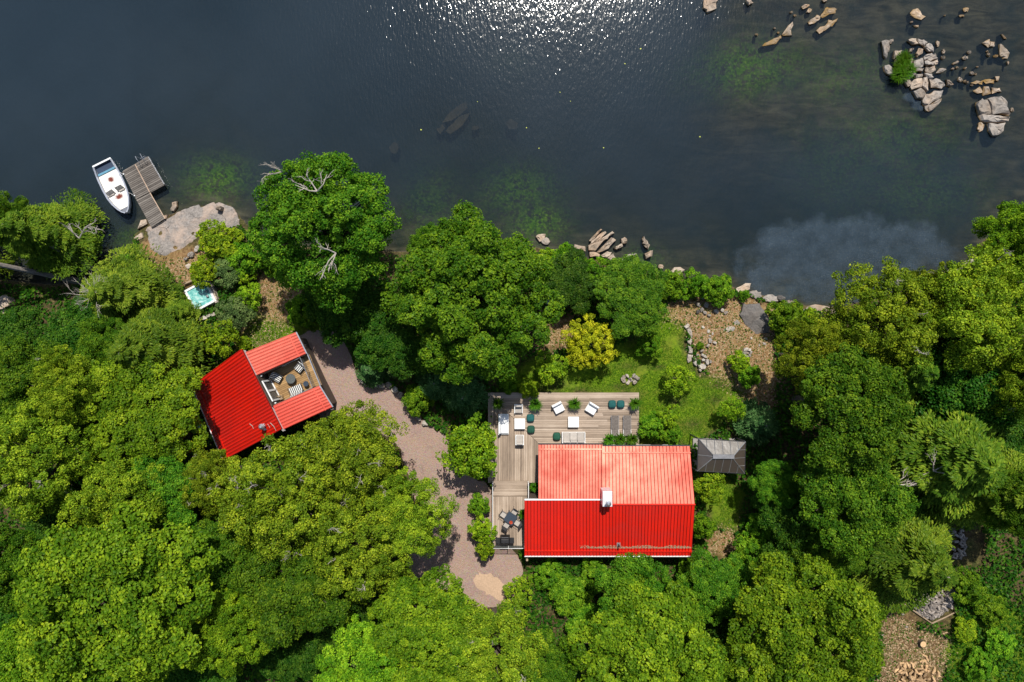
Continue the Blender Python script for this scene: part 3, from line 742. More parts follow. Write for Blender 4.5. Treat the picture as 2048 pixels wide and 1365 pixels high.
# chimney, vent, corner post
ch = MB(); c0, c1 = P(1202, 978, 6.5), P(1221, 1008, 6.5)
ch.hexa([(c0.x, c1.y, 5.9), (c1.x, c1.y, 5.9), (c1.x, c0.y, 5.6), (c0.x, c0.y, 5.6)], [(c0.x, c1.y, 7.5), (c1.x, c1.y, 7.5), (c1.x, c0.y, 7.5), (c0.x, c0.y, 7.5)])
chim = ch.build('chimney', FLASH, house, world=True, bevel=0.02)
cc = (c0 + c1) / 2
mb = MB(); mb.tube([(cc.x, cc.y - 0.25, 7.5), (cc.x, cc.y - 0.25, 8.05)], 0.13, 12); mb.tube([(cc.x, cc.y - 0.25, 8.05), (cc.x, cc.y - 0.25, 8.1), (cc.x, cc.y - 0.25, 8.25)], [0.22, 0.22, 0.06], 12)
mb.build('flue_pipe', ALU, chim, world=True)
vp = P(1237, 1089, 5.35); MB().tube([vp - Vector((0, 0, .1)), vp + Vector((0, 0, .75))], 0.055, 8).build('vent_pipe', DARKM, house, world=True)
MB().box((vp.x, vp.y, vp.z + 0.02), (0.3, 0.3, 0.06)).build('vent_flashing', GREYM, house, world=True)
q0 = P(1054, 1118, 4.4); q1 = PG(1054, 1140)
MB().box((q0.x, q0.y - 0.02, (4.7 + gzh) / 2), (0.16, 0.16, 4.7 - gzh)).build('corner_post', WOODP, house, world=True)

# debris caught behind the lap line
def flakes(name, pts, size, mat, label, rng, flat=0.5):
    n = len(pts); C_ = np.array(pts)
    a = rng.uniform(0, 6.28, n); s = size * rng.uniform(0.5, 1.4, n)
    t_ = np.c_[np.cos(a), np.sin(a), rng.normal(0, flat * 0.4, n)] * s[:, None]; b_ = np.c_[-np.sin(a), np.cos(a), rng.normal(0, flat * 0.4, n)] * (s * 0.45)[:, None]
    V = np.stack([C_ - t_, C_ + b_, C_ + t_, C_ - b_], 1).reshape(-1, 3)
    return tag(link(name, np_mesh(name, V, np.arange(4 * n).reshape(n, 4), mat)), label, None, kind='stuff')
LITTER = pmat('dry_litter', (0.30, 0.21, 0.13), 0.95, var=0.35, vscale=12)
pts = []
for i in range(900):
    px_ = 1160 + 222 * random.random() ** 0.8; k = random.random()
    sp = 4.5 * random.random() ** 2 * (0.4 + 0.8 * abs(math.sin(px_ * 0.05)))
    py_ = 1096.5 - sp; z_ = ZE + (ZR - ZE) * (1112 - py_) / (1112 - 1005) + 0.05
    p = P(px_, py_, z_); pts.append(tuple(p))
flakes('leaf_litter', pts, 0.055, LITTER, 'brown leaf litter caught along the cottage roof edge', RNG)

# --- small cabin with the roof terrace
gzc = g1(*P(520, 790, 2).xy)
cab = thing('cabin', 'small red roofed cabin with a balcony cut into its roof', 'house', P(520, 790, gzc))
LR1, LR2, LE2, LE1 = P(482.5, 699, 7.2), P(562.5, 859.5, 7.2), P(446.5, 921.5, 3.9), P(384, 771, 3.9)
cs1 = slope(cab, LR1, LR2, LE2, LE1, 27, WHITE, 0.90)
cs1['label'] = 'tall scarlet slope facing the forest'
zr_, ze_ = 6.75, 5.45
RUa, RUb, RUc, RUd = P(491, 705, zr_), P(591, 665, ze_), P(612, 708, ze_), P(514, 751, zr_)
RLa, RLb, RLc, RLd = P(546, 812, zr_), P(638, 772, ze_), P(664.5, 815, ze_), P(566, 860, zr_)
cs2 = slope(cab, RUa, RUd, RUc, RUb, 8, ALU, 0.85); cs3 = slope(cab, RLa, RLd, RLc, RLb, 8, ALU, 0.85)
# white clerestory strip under the high ridge
d_ = Vector((0, 0, 1))
for a, b in ((LR1, LR2),):
    off = (RUa - LR1); off.z = 0; off = off.normalized() * 0.10
    MB().hexa([a + off - d_ * 0.75, b + off - d_ * 0.75, b + off * 2 - d_ * 0.75, a + off * 2 - d_ * 0.75], [a + off - d_ * 0.06, b + off - d_ * 0.06, b + off * 2 - d_ * 0.06, a + off * 2 - d_ * 0.06]).build('fascia', WHITE, cab, world=True)
FZ = 4.55
def at(p, z): return Vector((p.x, p.y, z))
# the terrace well: floor boards, side walls, back wall with sliding door
Wd, Wa, Wc, Wb = at(RUd, FZ), at(RLa, FZ), at(RUc, FZ), at(RLb, FZ)
MB().hexa([v - d_ * 0.12 for v in (Wd, Wc, Wb, Wa)], [v - d_ * 0.04 for v in (Wd, Wc, Wb, Wa)]).build('terrace_base', SIDING, cab, world=True)
plank_row(cab, (Wd, Wc, Wb, Wa), 18, CABW, 0.015, 0.03)
wallpoly(cab, RUd, RUc, FZ - 0.3, zr_ - 0.12, ze_ - 0.12, 0.10); wallpoly(cab, RLa, RLb, FZ - 0.3, zr_ - 0.12, ze_ - 0.12, 0.10)
wallpoly(cab, RUd, RLa, FZ - 0.3, 7.0, 7.0, 0.10)
ax = (Wa - Wd).normalized(); nx = Vector((-ax.y, ax.x, 0)); nx = nx if nx.x > 0 else -nx
def door_frame(c, w, h, name='sliding_door'):
    M = Matrix.Translation(c) @ Matrix(((ax.x, nx.x, 0, 0), (ax.y, nx.y, 0, 0), (0, 0, 1, 0), (0, 0, 0, 1)))
    mb = MB(); t = 0.13
    for du, dz, su, sz in ((0, h, w + t, t), (0, 0.06, w + t, t), (-w / 2, h / 2, t, h), (w / 2, h / 2, t, h), (0, h / 2, 0.16, h)): mb.box((du, 0.09, dz), (su, 0.10, sz), 0, M)
    f = mb.build(name, WHITE, cab, world=True)
    MB().box((-w / 4, 0.06, h / 2), (w / 2, 0.02, h), 0, M).build('pane', GLASS, f, world=True); MB().box((w / 4, 0.09, h / 2), (w / 2, 0.02, h), 0, M).build('pane', GLASS, f, world=True)
mid = (Wd + Wa) / 2
door_frame(mid + ax * 0.12, 1.75, 2.0)
for s_ in (-1, 1):
    M = Matrix.Translation(mid + ax * s_ * 1.25 + nx * 0.12)
    lp = MB().lathe([(0.03, 1.6), (0.07, 1.62), (0.07, 1.8), (0.02, 1.84)], 8); lp.v = [tuple(M @ Vector(v)) for v in lp.v]; lp.build('wall_lamp', WHITE, cab, world=True)
# railing with glass on three sides
def railing(parent, pts, h, mat=None, posts=True, glass=False, r=0.03, name='railing', every=1.6):
    mat = mat or WHITE
    mb = MB(); pts = [Vector(p) for p in pts]
    mb.tube([p + d_ * h for p in pts], r, 6)
    for a, b in zip(pts, pts[1:]):
        k = max(1, int((b - a).length / every + 0.5))
        for i in range(k + 1):
            p = a + (b - a) * i / k; mb.box((p.x, p.y, p.z + h / 2), (r * 2.2, r * 2.2, h))
    rl = mb.build(name, mat, parent, world=True)
    if glass:
        for a, b in zip(pts, pts[1:]):
            u = (b - a).normalized(); k = max(1, int((b - a).length / every + 0.5))
            for i in range(k):
                p, q = a + (b - a) * ((i + 0.04) / k), a + (b - a) * ((i + 0.96) / k); n = Vector((-u.y, u.x, 0)) * 0.006
                MB().hexa([p - n + d_ * 0.06, q - n + d_ * 0.06, q + n + d_ * 0.06, p + n + d_ * 0.06], [p - n + d_ * (h - .05), q - n + d_ * (h - .05), q + n + d_ * (h - .05), p + n + d_ * (h - .05)]).build('glass_pane', GLASS, rl, world=True)
    return rl
fr = lambda a, b, f: a + (b - a) * f
A_, B_ = fr(Wd, Wc, 0.86), fr(Wa, Wb, 0.86)
railing(cab, [fr(Wd, Wc, 0.45) + (Wa - Wd) * 0.03, A_ + (Wa - Wd) * 0.03, B_ - (Wa - Wd) * 0.03, fr(Wa, Wb, 0.2) - (Wa - Wd) * 0.03], 1.0, ALU, True, True)
MB().hexa([at(RUc, ze_ - .5), at(RLb, ze_ - .5), at(RLb, ze_ - .5) + nx * .08, at(RUc, ze_ - .5) + nx * .08], [at(RUc, ze_ - .2), at(RLb, ze_ - .2), at(RLb, ze_ - .2) + nx * .08, at(RUc, ze_ - .2) + nx * .08]).build('gutter', ALU, cab, world=True)
# outer walls
ins = 0.35
cw = [LE1 + (LE2 - LE1).normalized() * ins + nx * 0.6, LE2 - (LE2 - LE1).normalized() * ins + nx * 0.6, RLc - (LE2 - LE1).normalized() * ins - nx * 0.5, RUb + (LE2 - LE1).normalized() * ins - nx * 0.5]
rdA, rdB = at(LR1, 0) + ax * ins, at(LR2, 0) - ax * ins
wallpoly(cab, cw[0], cw[1], gzc - .4, 3.9, 3.9); wallpoly(cab, cw[1], rdB, gzc - .4, 3.9, 6.8); wallpoly(cab, rdB, cw[2], gzc - .4, 6.45, 5.2)
wallpoly(cab, cw[2], cw[3], gzc - .4, FZ - 0.2, FZ - 0.2); wallpoly(cab, cw[3], rdA, gzc - .4, 5.2, 6.45); wallpoly(cab, rdA, cw[0], gzc - .4, 6.8, 3.9)
# porch rail on the drive side and below the roof edge
railing(cab, [P(667, 818, 3.2), P(640, 765, 3.2), P(612, 690, 3.2)], 0.9, ALU, True, False, 0.025, 'porch_railing')
railing(cab, [P(538, 874, 4.0), P(552, 869, 4.0), P(548, 862, 4.0)], 0.5, WHITE, True, False, 0.025, 'stair_railing')
# cabin chimney
cp = P(531, 851, 6.3)
mb = MB().box((cp.x + 0.1, cp.y - .05, cp.z), (0.55, 0.55, 0.5), 0.45)
cf = mb.build('chimney_base', FLASH, cab, world=True)
mb = MB(); mb.tube([cp, cp + d_ * 0.9], 0.14, 12); mb.tube([cp + d_ * 0.9, cp + d_ * 0.95, cp + d_ * 1.15], [0.24, 0.24, 0.08], 12); mb.tube([cp + d_ * 0.6, cp + d_ * 0.66], 0.2, 12)
mb.build('chimney_pipe', ALU, cab, world=True)
for k in range(3):
    p0 = P((528, 500, 541)[k], (842, 848, 846)[k], (6.35, 5.9, 6.9)[k]) + d_ * .06
    p1 = P((541, 508, 553)[k], (856, 858, 862)[k], (6.75, 6.0, 7.1)[k]) + d_ * .1
    tag(MB().tube([p0, (p0 + p1) / 2 + d_ * .08 + nx * .1, p1], [0.03, 0.025, 0.012], 5).build('fallen_branch', TWIG), 'thin dry twig lying on the scarlet cabin roof by its chimney', 'branch', 'twigs on the cabin roof')
wb = PG(403, 852)
b_ = thing('barrel', 'blue plastic barrel beside the left edge of the cabin', 'barrel', (wb.x, wb.y, g1(wb.x, wb.y)))
MB().lathe([(0.25, 0), (0.3, 0.2), (0.31, 0.45), (0.3, 0.7), (0.25, 0.9), (0.2, 0.92)], 14).build('body', BLUEP, b_, smooth=False)
MB().lathe([(0.21, 0.9), (0.21, 0.96), (0.02, 0.97)], 14).build('lid', BLUEP, b_)

# --- glazed gazebo
gg = g1(*P(1440, 910, 2).xy)
gaz = thing('gazebo', 'glazed hip roofed gazebo with bronze panes beside the cottage', 'gazebo', P(1440, 910, gg))
ez_, rz2 = 4.3, 4.95
e = [P(1397, 878, ez_), P(1491, 884, ez_), P(1489, 947.5, ez_), P(1394.5, 942.5, ez_)]
ra, rb = P(1429, 914, rz2), P(1464.5, 915.5, rz2)
def strip_panes(parent, e0, e1, r0, r1, n):
    """panes between eave edge e0-e1 and ridge edge r0-r1 (which may be a point), split parallel to the fall"""
    nm = (e1 - e0).cross(((r0 + r1) / 2) - e0).normalized()
    if nm.z < 0: nm = -nm
    L_ = (e1 - e0).length; u = (e1 - e0) / L_
    t0 = (r0 - e0).dot(u) / L_; t1 = (r1 - e0).dot(u) / L_
    v = (r0 - e0) - u * (r0 - e0).dot(u)
    hgt = lambda t: min(1.0, t / t0 if t0 > 1e-4 else 1, (1 - t) / (1 - t1) if t1 < 1 - 1e-4 else 1)
    for i in range(n):
        ts = [i / n, (i + 1) / n] + [x for x in (t0, t1) if i / n < x < (i + 1) / n]; ts = sorted(set(ts))
        low = [e0 + u * L_ * t for t in ts]; up = [e0 + u * L_ * t + v * hgt(t) for t in reversed(ts) if hgt(t) > 0.01]
        ring = low + up; k = len(ring)
        MB().add([p - nm * .008 for p in ring] + [p + nm * .008 for p in ring], [tuple(range(k)), tuple(range(2 * k - 1, k - 1, -1))] + [(j, (j + 1) % k, k + (j + 1) % k, k + j) for j in range(k)]).build('pane', SMOKED, parent, world=True)
        if i:
            t = i / n; MB().tube([e0 + u * L_ * t + nm * .02, e0 + u * L_ * t + v * hgt(t) + nm * .02], 0.028, 4).build('glazing_bar', GREYM, parent, world=True)
strip_panes(gaz, e[0], e[1], ra, rb, 6); strip_panes(gaz, e[2], e[3], rb, ra, 6); strip_panes(gaz, e[1], e[2], rb, rb, 4); strip_panes(gaz, e[3], e[0], ra, ra, 2)
mb = MB()
for a, b in zip(e, e[1:] + e[:1]): mb.tube([a, b], 0.05, 4)
mb.build('eave_frame', DARKM, gaz, world=True)
for a, b in ((e[0], ra), (e[3], ra), (e[1], rb), (e[2], rb)): MB().tube([a + d_ * .03, b + d_ * .03], 0.04, 4).build('hip_bar', GREYM, gaz, world=True)
mb = MB().box(((ra.x + rb.x) / 2, (ra.y + rb.y) / 2 + .06, rz2 + .06), ((rb - ra).x + .3, 0.36, 0.07)); mb.build('ridge_vent', GREYM, gaz, world=True)
for p in e: MB().box((p.x * .995, p.y * .995, (ez_ + gg) / 2), (0.1, 0.1, ez_ - gg)).build('post', DARKM, gaz, world=True)
MB().box(((e[0].x + e[2].x) / 2, (e[0].y + e[2].y) / 2, gg + 0.12), (3.7, 2.4, 0.16)).build('floor', CONC, gaz, world=True)

# --- decks
DZ = 2.75
deck = thing('main_deck', 'wide weathered timber deck around the cottage corner set with furniture', 'deck', P(1120, 840, g1(*P(1120, 840, 2).xy)))
x0, x1, yT, yI, xI, yB = 976, 1278, 785.5, 890, 1077, 966
yHouse = 905          # boards run on under the eave
nb = 33
MB().prism([tuple(P(*q, DZ).xy) for q in ((977, 787), (1277, 787), (1277, 903), (1089, 903), (1089, 965), (977, 965))], DZ - 0.22, DZ - 0.04).build('frame', BARK, deck, world=True)
diag = lambda y: x0 + (y - yT) * (1094 - x0) / (yHouse - yT)
for i in range(nb):
    ya, yb_ = yT + (yHouse - yT) * i / nb + 0.2, yT + (yHouse - yT) * (i + 1) / nb - 0.2
    xs = [diag(ya) + .5, diag(yb_) + .5]
    cuts = [None] if i % 3 == 1 else [random.uniform(1150, 1240)]
    segs = [(xs[0], xs[1], x1)] if cuts[0] is None else [(xs[0], xs[1], cuts[0] - .1), (cuts[0] + .1, cuts[0] + .1, x1)]
    for s0, s1, sE in segs:
        dz = DZ + random.uniform(-.004, .004)
        q = [P(s0, ya, dz), P(sE, ya, dz), P(sE, yb_, dz), P(s1, yb_, dz)]
        MB().hexa([p - d_ * .035 for p in q], q).build('plank', DECKX, deck, world=True)
idg = lambda x: yT + (x - x0) * (yHouse - yT) / (1094 - x0)
nb2 = 33
for i in range(nb2):
    xa, xb = x0 + (1094 - x0) * i / nb2 + .2, x0 + (1094 - x0) * (i + 1) / nb2 - .2
    dz = DZ + random.uniform(-.004, .004)
    q = [P(xa, idg(xa) + .5, dz), P(xb, idg(xb) + .5, dz), P(xb, yB, dz), P(xa, yB, dz)]
    MB().hexa([p - d_ * .035 for p in q], q).build('plank', DECKY, deck, world=True)
LZ = 3.0
low = thing('side_deck', 'smaller raised timber deck with white railing left of the cottage', 'deck', P(1018, 1030, g1(*P(1018, 1030, 2).xy)))
plank_row(low, (P(985, 962, LZ), P(1057.5, 962, LZ), P(1057.5, 993.5, LZ), P(985, 993.5, LZ)), 10, DECKX)
plank_row(low, (P(985, 994, LZ), P(985, 1092, LZ), P(1062, 1092, LZ), P(1062, 994, LZ)), 22, DECKY)
MB().prism([tuple(P(*q, LZ).xy) for q in ((986, 963), (1056.5, 963), (1061, 1000), (1061, 1091), (986, 1091))], LZ - 0.25, LZ - 0.04).build('frame', BARK, low, world=True)
for q in ((987, 1090), (987, 1030), (987, 965), (1040, 1090)):
    p = P(*q, LZ); gzz = g1(p.x, p.y); MB().box((p.x, p.y, (LZ - .2 + gzz) / 2 - .1), (0.12, 0.12, LZ - .2 - gzz + .2)).build('post', WOODP, low, world=True)
railing(low, [P(986, 963.5, LZ), P(986, 1091, LZ), P(1048, 1091, LZ)], 0.92, WHITE, True, True, 0.03, every=1.5)
railing(low, [P(1056.5, 963.5, LZ), P(1056.5, 1000, LZ)], 0.92, WHITE, True, True, 0.035)
# ------------------------------------------------------------------ vegetation
def unit(v): return v / (np.linalg.norm(v, axis=1, keepdims=True) + 1e-9)

def leaf_quads(C_, Nn, size, rng, aspect=0.8, axis=None):
    """kite-shaped folded leaves at C_ with normals Nn; returns V, F"""
    n = len(C_); r = rng.normal(size=(n, 3)) if axis is None else axis + rng.normal(0, 0.25, (n, 3))
    t_ = unit(r - Nn * np.sum(r * Nn, 1, keepdims=True)); b_ = np.cross(Nn, t_)
    s = (size * rng.uniform(0.65, 1.3, n))[:, None]
    fold = s * rng.uniform(0.05, 0.28, (n, 1))
    V = np.stack([C_ - t_ * s * 0.5, C_ + b_ * s * aspect * 0.5 + Nn * fold + t_ * s * 0.06, C_ + t_ * s * 0.55, C_ - b_ * s * aspect * 0.5 + Nn * fold + t_ * s * 0.06], 1).reshape(-1, 3)
    return V, np.arange(4 * n).reshape(n, 4)

def hemi(n, rng, zmin):
    i = np.arange(n) + rng.uniform(0, 1); z = 1 - (1 - zmin) * (i + .5) / n; a = i * 2.39996 + rng.normal(0, .25, n)
    r = np.sqrt(np.maximum(0, 1 - z * z)); return np.c_[r * np.cos(a), r * np.sin(a), z]

def broad_crown(rng, R, Hc, nl, cl, lv, ls, rc, lobe=(0.28, 0.42), upb=0.45, ragged=0.12, gap=0.0):
    """lobed crown about the origin (z=0 at its base): limbs carry lobes, lobes carry clumps, clumps carry leaves"""
    i = np.arange(nl); rr = np.sqrt((i + .35) / nl) * R * 0.74 * rng.uniform(0.88, 1.12, nl); a = i * 2.39996 + rng.uniform(0, 6.28) + rng.normal(0, .2, nl)
    Lr = R * rng.uniform(lobe[0], lobe[1], nl) * (1 - 0.18 * rr / R)
    Lc = np.c_[rr * np.cos(a), rr * np.sin(a), Hc * (0.12 + 0.62 * np.sqrt(np.maximum(0, 1 - (rr / R) ** 2))) + rng.normal(0, Hc * 0.11, nl)]
    Cs = []; Ns = []
    for k in range(nl):
        d = hemi(cl, rng, -0.45)
        p = Lc[k] + d * (Lr[k] * rng.uniform(0.82, 1.0 + ragged, cl))[:, None] * np.array([1, 1, 0.85])
        keep = np.ones(cl, bool)
        for j in range(nl):
            if j != k: keep &= np.linalg.norm((p - Lc[j]) / np.array([1, 1, .85]), axis=1) > Lr[j] * 0.74
        keep &= rng.uniform(0, 1, cl) > gap
        Cs.append(p[keep]); Ns.append(d[keep])
    Cc = np.concatenate(Cs); Nc = np.concatenate(Ns); m = len(Cc)
    rcl = rc * rng.uniform(0.65, 1.3, m)
    n = m * lv; idx = np.repeat(np.arange(m), lv)
    u = unit(rng.normal(size=(n, 3))); u[:, 2] = np.where(u[:, 2] < 0, u[:, 2] * 0.55, u[:, 2])
    C_ = Cc[idx] + u * (rcl[idx] * rng.uniform(0.25, 1, n) ** 0.5)[:, None] * np.array([1, 1, 0.62]) + Nc[idx] * (rcl[idx] * 0.1)[:, None]
    Nn = unit(u * 0.55 + np.array([0, 0, upb]) + Nc[idx] * 0.25 + rng.normal(0, 0.42, (n, 3)))
    V, F = leaf_quads(C_, Nn, ls, rng)
    global CLUMP; CLUMP = np.repeat(rng.uniform(0, 1, m)[idx], 4)
    return V, F, Lc, Lr

def conifer_crown(rng, R, Ht, nb, per, ls, z0=0.2, droop=0.18, fan=0.42):
    Cs = []; As = []; Ns = []
    for k in range(nb):
        f = (k + rng.uniform(0, 1)) / nb; z = Ht * (z0 + (1 - z0) * f); Lb = R * (1 - f) ** 0.72 * rng.uniform(0.5, 1.18) + 0.25
        a = k * 2.39996 + rng.normal(0, .3); d = np.array([math.cos(a), math.sin(a), 0]); sd = np.array([-d[1], d[0], 0])
        m = int(per * (0.35 + Lb / R)); s = rng.uniform(0.12, 1, m) ** 0.7
        lat = rng.normal(0, 1, m) * fan * Lb * (0.25 + 0.75 * s) * (1.1 - 0.75 * s)
        c = d * (s * Lb)[:, None] + sd * lat[:, None]
        c[:, 2] = z - droop * Lb * s ** 1.7 + rng.normal(0, .05 * R * .25, m) - np.abs(lat) * .15
        Cs.append(c); As.append(d * 0.9 + sd * (np.sign(lat) * np.minimum(1, np.abs(lat) / (0.2 * Lb + .05)))[:, None] * 0.8 + np.array([0, 0, -0.15]))
        Ns.append(np.tile(np.array([0, 0, 1.0]) + d * 0.12, (m, 1)))
    C_ = np.concatenate(Cs); A_ = np.concatenate(As); Nn = unit(np.concatenate(Ns) + rng.normal(0, .32, (len(C_), 3)))
    V, F = leaf_quads(C_, Nn, ls, rng, 0.36, unit(A_))
    global CLUMP; CLUMP = np.repeat(np.concatenate([np.full(len(c), rng.uniform(0, 1)) for c in Cs]), 4)
    return V, F

def trunk_mesh(name, rng, ht, r, tips, mat, lean=0.0):
    mb = MB(); k = 5; pts = []
    for i in range(k + 1):
        f = i / k; pts.append((math.sin(f * 2 + r) * 0.12 * f * ht * 0.15, math.cos(f * 3) * 0.1 * f * ht * 0.1, ht * f))
    mb.tube(pts, [r * (1.35 if i == 0 else 1) * (1 - 0.62 * i / k) for i in range(k + 1)], 7)
    for tp in tips:
        f = rng.uniform(0.45, 0.9); s = Vector((0, 0, ht * f)); e_ = Vector(tp); m = (s + e_) / 2 + Vector((0, 0, (e_ - s).length * 0.10))
        mb.tube([s, m, e_], [r * 0.42, r * 0.26, r * 0.07], 5)
    return mb.mesh(name, mat, smooth=False, fix=False)

def twig_spray(rng, base, dirn, length, depth, r, mb, spread=0.6, kids=3):
    base = Vector(base); d = Vector(dirn).normalized()
    mid_ = base + d * length * .5 + Vector(rng.normal(0, .06 * length, 3)); end = base + d * length + Vector(rng.normal(0, .1 * length, 3))
    mb.tube([base, mid_, end], [r, r * .75, r * .35], 4)
    if depth:
        for _ in range(kids):
            f = rng.uniform(.35, 1); q = base + (end - base) * f
            twig_spray(rng, q, d + Vector(rng.normal(0, spread, 3)), length * rng.uniform(.4, .7), depth - 1, r * .6, mb, spread, kids)

PROTO = {}
def make_proto(key, kind, mats, R, Ht, seed, **k):
    rng = np.random.default_rng(seed)
    if kind == 'broad':
        Hc = k.pop('Hc', R * 1.25); twigs = k.pop('twigs', 0)
        V, F, Lc, Lr = broad_crown(rng, R, Hc, **k)
        V = V + np.array([0, 0, Ht - Hc * 0.98]); Lc = Lc + np.array([0, 0, Ht - Hc * 0.98])
        tr = trunk_mesh('trunk', rng, Ht - Hc * 0.45, 0.028 * Ht + .03, Lc, BARK)
        tw = None
        if twigs:
            mb = MB()
            for q in rng.permutation(len(Lc))[:twigs]:
                c = Lc[q]; o_ = unit(np.array([[c[0], c[1], R * .9]]) + rng.normal(0, .3, (1, 3)))[0]
                twig_spray(rng, c + o_ * Lr[q] * .55, o_, Lr[q] * .75, 3, 0.035, mb, .55, 3)
            tw = mb.mesh('dead_twigs', TWIG, fix=False)
        PROTO[key] = (R, Ht, np_mesh('crown', V, F, LEAF[mats], {'clump': CLUMP}), tr, tw); PROTO[key] = (float(np.percentile(np.hypot(V[:, 0], V[:, 1]), 95)) * 1.10,) + PROTO[key][1:]
    else:
        V, F = conifer_crown(rng, R, Ht, **k)
        tr = trunk_mesh('trunk', rng, Ht * .98, 0.022 * Ht + .03, [], BARKG)
        PROTO[key] = (R, Ht, np_mesh('crown', V, F, LEAF[mats], {'clump': CLUMP}), tr, None); PROTO[key] = (float(np.percentile(np.hypot(V[:, 0], V[:, 1]), 95)) * 1.10,) + PROTO[key][1:]

B_ = dict(lobe=(0.20, 0.33))
for i in range(3):
    make_proto(f'maple{i}', 'broad', 'maple' if i != 1 else 'lime', 6.0, 12, 11 + i, nl=46, cl=17, lv=125, ls=0.172, rc=0.50, lobe=(0.13, 0.23))
for i in range(3):
    make_proto(f'olive{i}', 'broad', 'olive', 5.2, 11, 21 + i, nl=34, cl=15, lv=135, ls=0.148, rc=0.50, upb=.35, ragged=.35, gap=.14, twigs=(12, 7, 2)[i], lobe=(0.14, 0.25))
for i in range(2):
    make_proto(f'dark{i}', 'broad', 'oak', 4.6, 10, 31 + i, nl=30, cl=16, lv=150, ls=0.142, rc=0.46, lobe=(0.14, 0.25))
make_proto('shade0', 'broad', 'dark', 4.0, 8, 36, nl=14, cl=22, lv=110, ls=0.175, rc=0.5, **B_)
for i in range(3):
    make_proto(f'hem{i}', 'conifer', ('conifer', 'cedar', 'conifer')[i], 4.3, 11, 41 + i, nb=84, per=480, ls=0.28, fan=0.36)
make_proto('spruce0', 'conifer', 'spruce', 2.2, 5, 46, nb=60, per=120, ls=0.24)
for i in range(3):
    make_proto(f'shrub{i}', 'broad', ('shrub', 'bright', 'shrub')[i], 1.7, 2.6, 51 + i, nl=9, cl=14, lv=65, ls=0.15, rc=0.28, Hc=2.0, lobe=(0.3, 0.45))
make_proto('grey0', 'broad', 'grey', 1.6, 2.4, 56, nl=10, cl=16, lv=70, ls=0.12, rc=0.24, Hc=1.9, lobe=(0.3, 0.45))
for i in range(2):
    make_proto(f'sap{i}', 'broad', ('bright', 'lime')[i], 1.9, 4.2, 61 + i, nl=9, cl=12, lv=42, ls=0.17, rc=0.32, Hc=2.6, lobe=(0.22, 0.36), ragged=.5, gap=.25)
# the three stand-alone trees get crowns of their own
make_proto('oak_hero', 'broad', 'oak', 7.2, 14, 71, nl=58, cl=17, lv=125, ls=0.175, rc=0.52, ragged=.35, Hc=9.5, lobe=(0.11, 0.21))
make_proto('maple_hero', 'broad', 'forest', 7.0, 14, 72, nl=74, cl=15, lv=120, ls=0.165, rc=0.44, Hc=10, lobe=(0.10, 0.175))
make_proto('gold', 'broad', 'gold', 2.6, 4.2, 73, nl=16, cl=18, lv=80, ls=0.13, rc=0.32, Hc=3.2, ragged=.55, upb=.3, lobe=(0.24, 0.38))
for k, v in PROTO.items(): print('proto', k, len(v[2].polygons))

def tree(name, key, px, py, rpx, ht, label, group=None, base=None, yaw=None, sq=1.0, cat=None):
    """a tree whose crown middle is seen at px,py with radius rpx; base: pixel of the foot when the trunk leans"""
    R, Ht, cr, tr, tw = PROTO[key]
    p = P(px, py, max(PG(px, py).z, 0) + ht * (.30 if key[:3] in ('hem', 'spr') else .68)); z0 = max(g1(p.x, p.y), 0.0) - 0.05
    r = rpx / S * (H - 2 - ht * (.3 if key[:3] in ('hem', 'spr') else .68)) / H
    cat = cat or ('tree' if ht > 3.2 else 'shrub')
    t_ = thing(name, label, cat, (p.x, p.y, z0), random.uniform(0, 6.28) if yaw is None else yaw, group)
    t_.scale = (r / R, r / R * sq, ht / Ht)
    c = link('crown', cr, t_); k = link('trunk', tr, t_)
    if tw is not None: tag(link('dead_twigs', tw, t_), None, None, kind='stuff')
    if base is not None:
        b = PG(*base); t_.location = (p.x, p.y, b.z); dx, dy = p.x - b.x, p.y - b.y
        M = Matrix.Rotation(-t_.rotation_euler.z, 3, 'Z') @ Vector((dx, dy, 0))
        # shear of the trunk alone: a leaning stem of its own under the upright crown
        me = tr.copy(); k.data = me; hz = Ht * .8
        for v in me.vertices:
            f = max(0.0, 1 - v.co.z / hz); v.co.x -= M.x / t_.scale.x * f; v.co.y -= M.y / t_.scale.y * f
    return t_

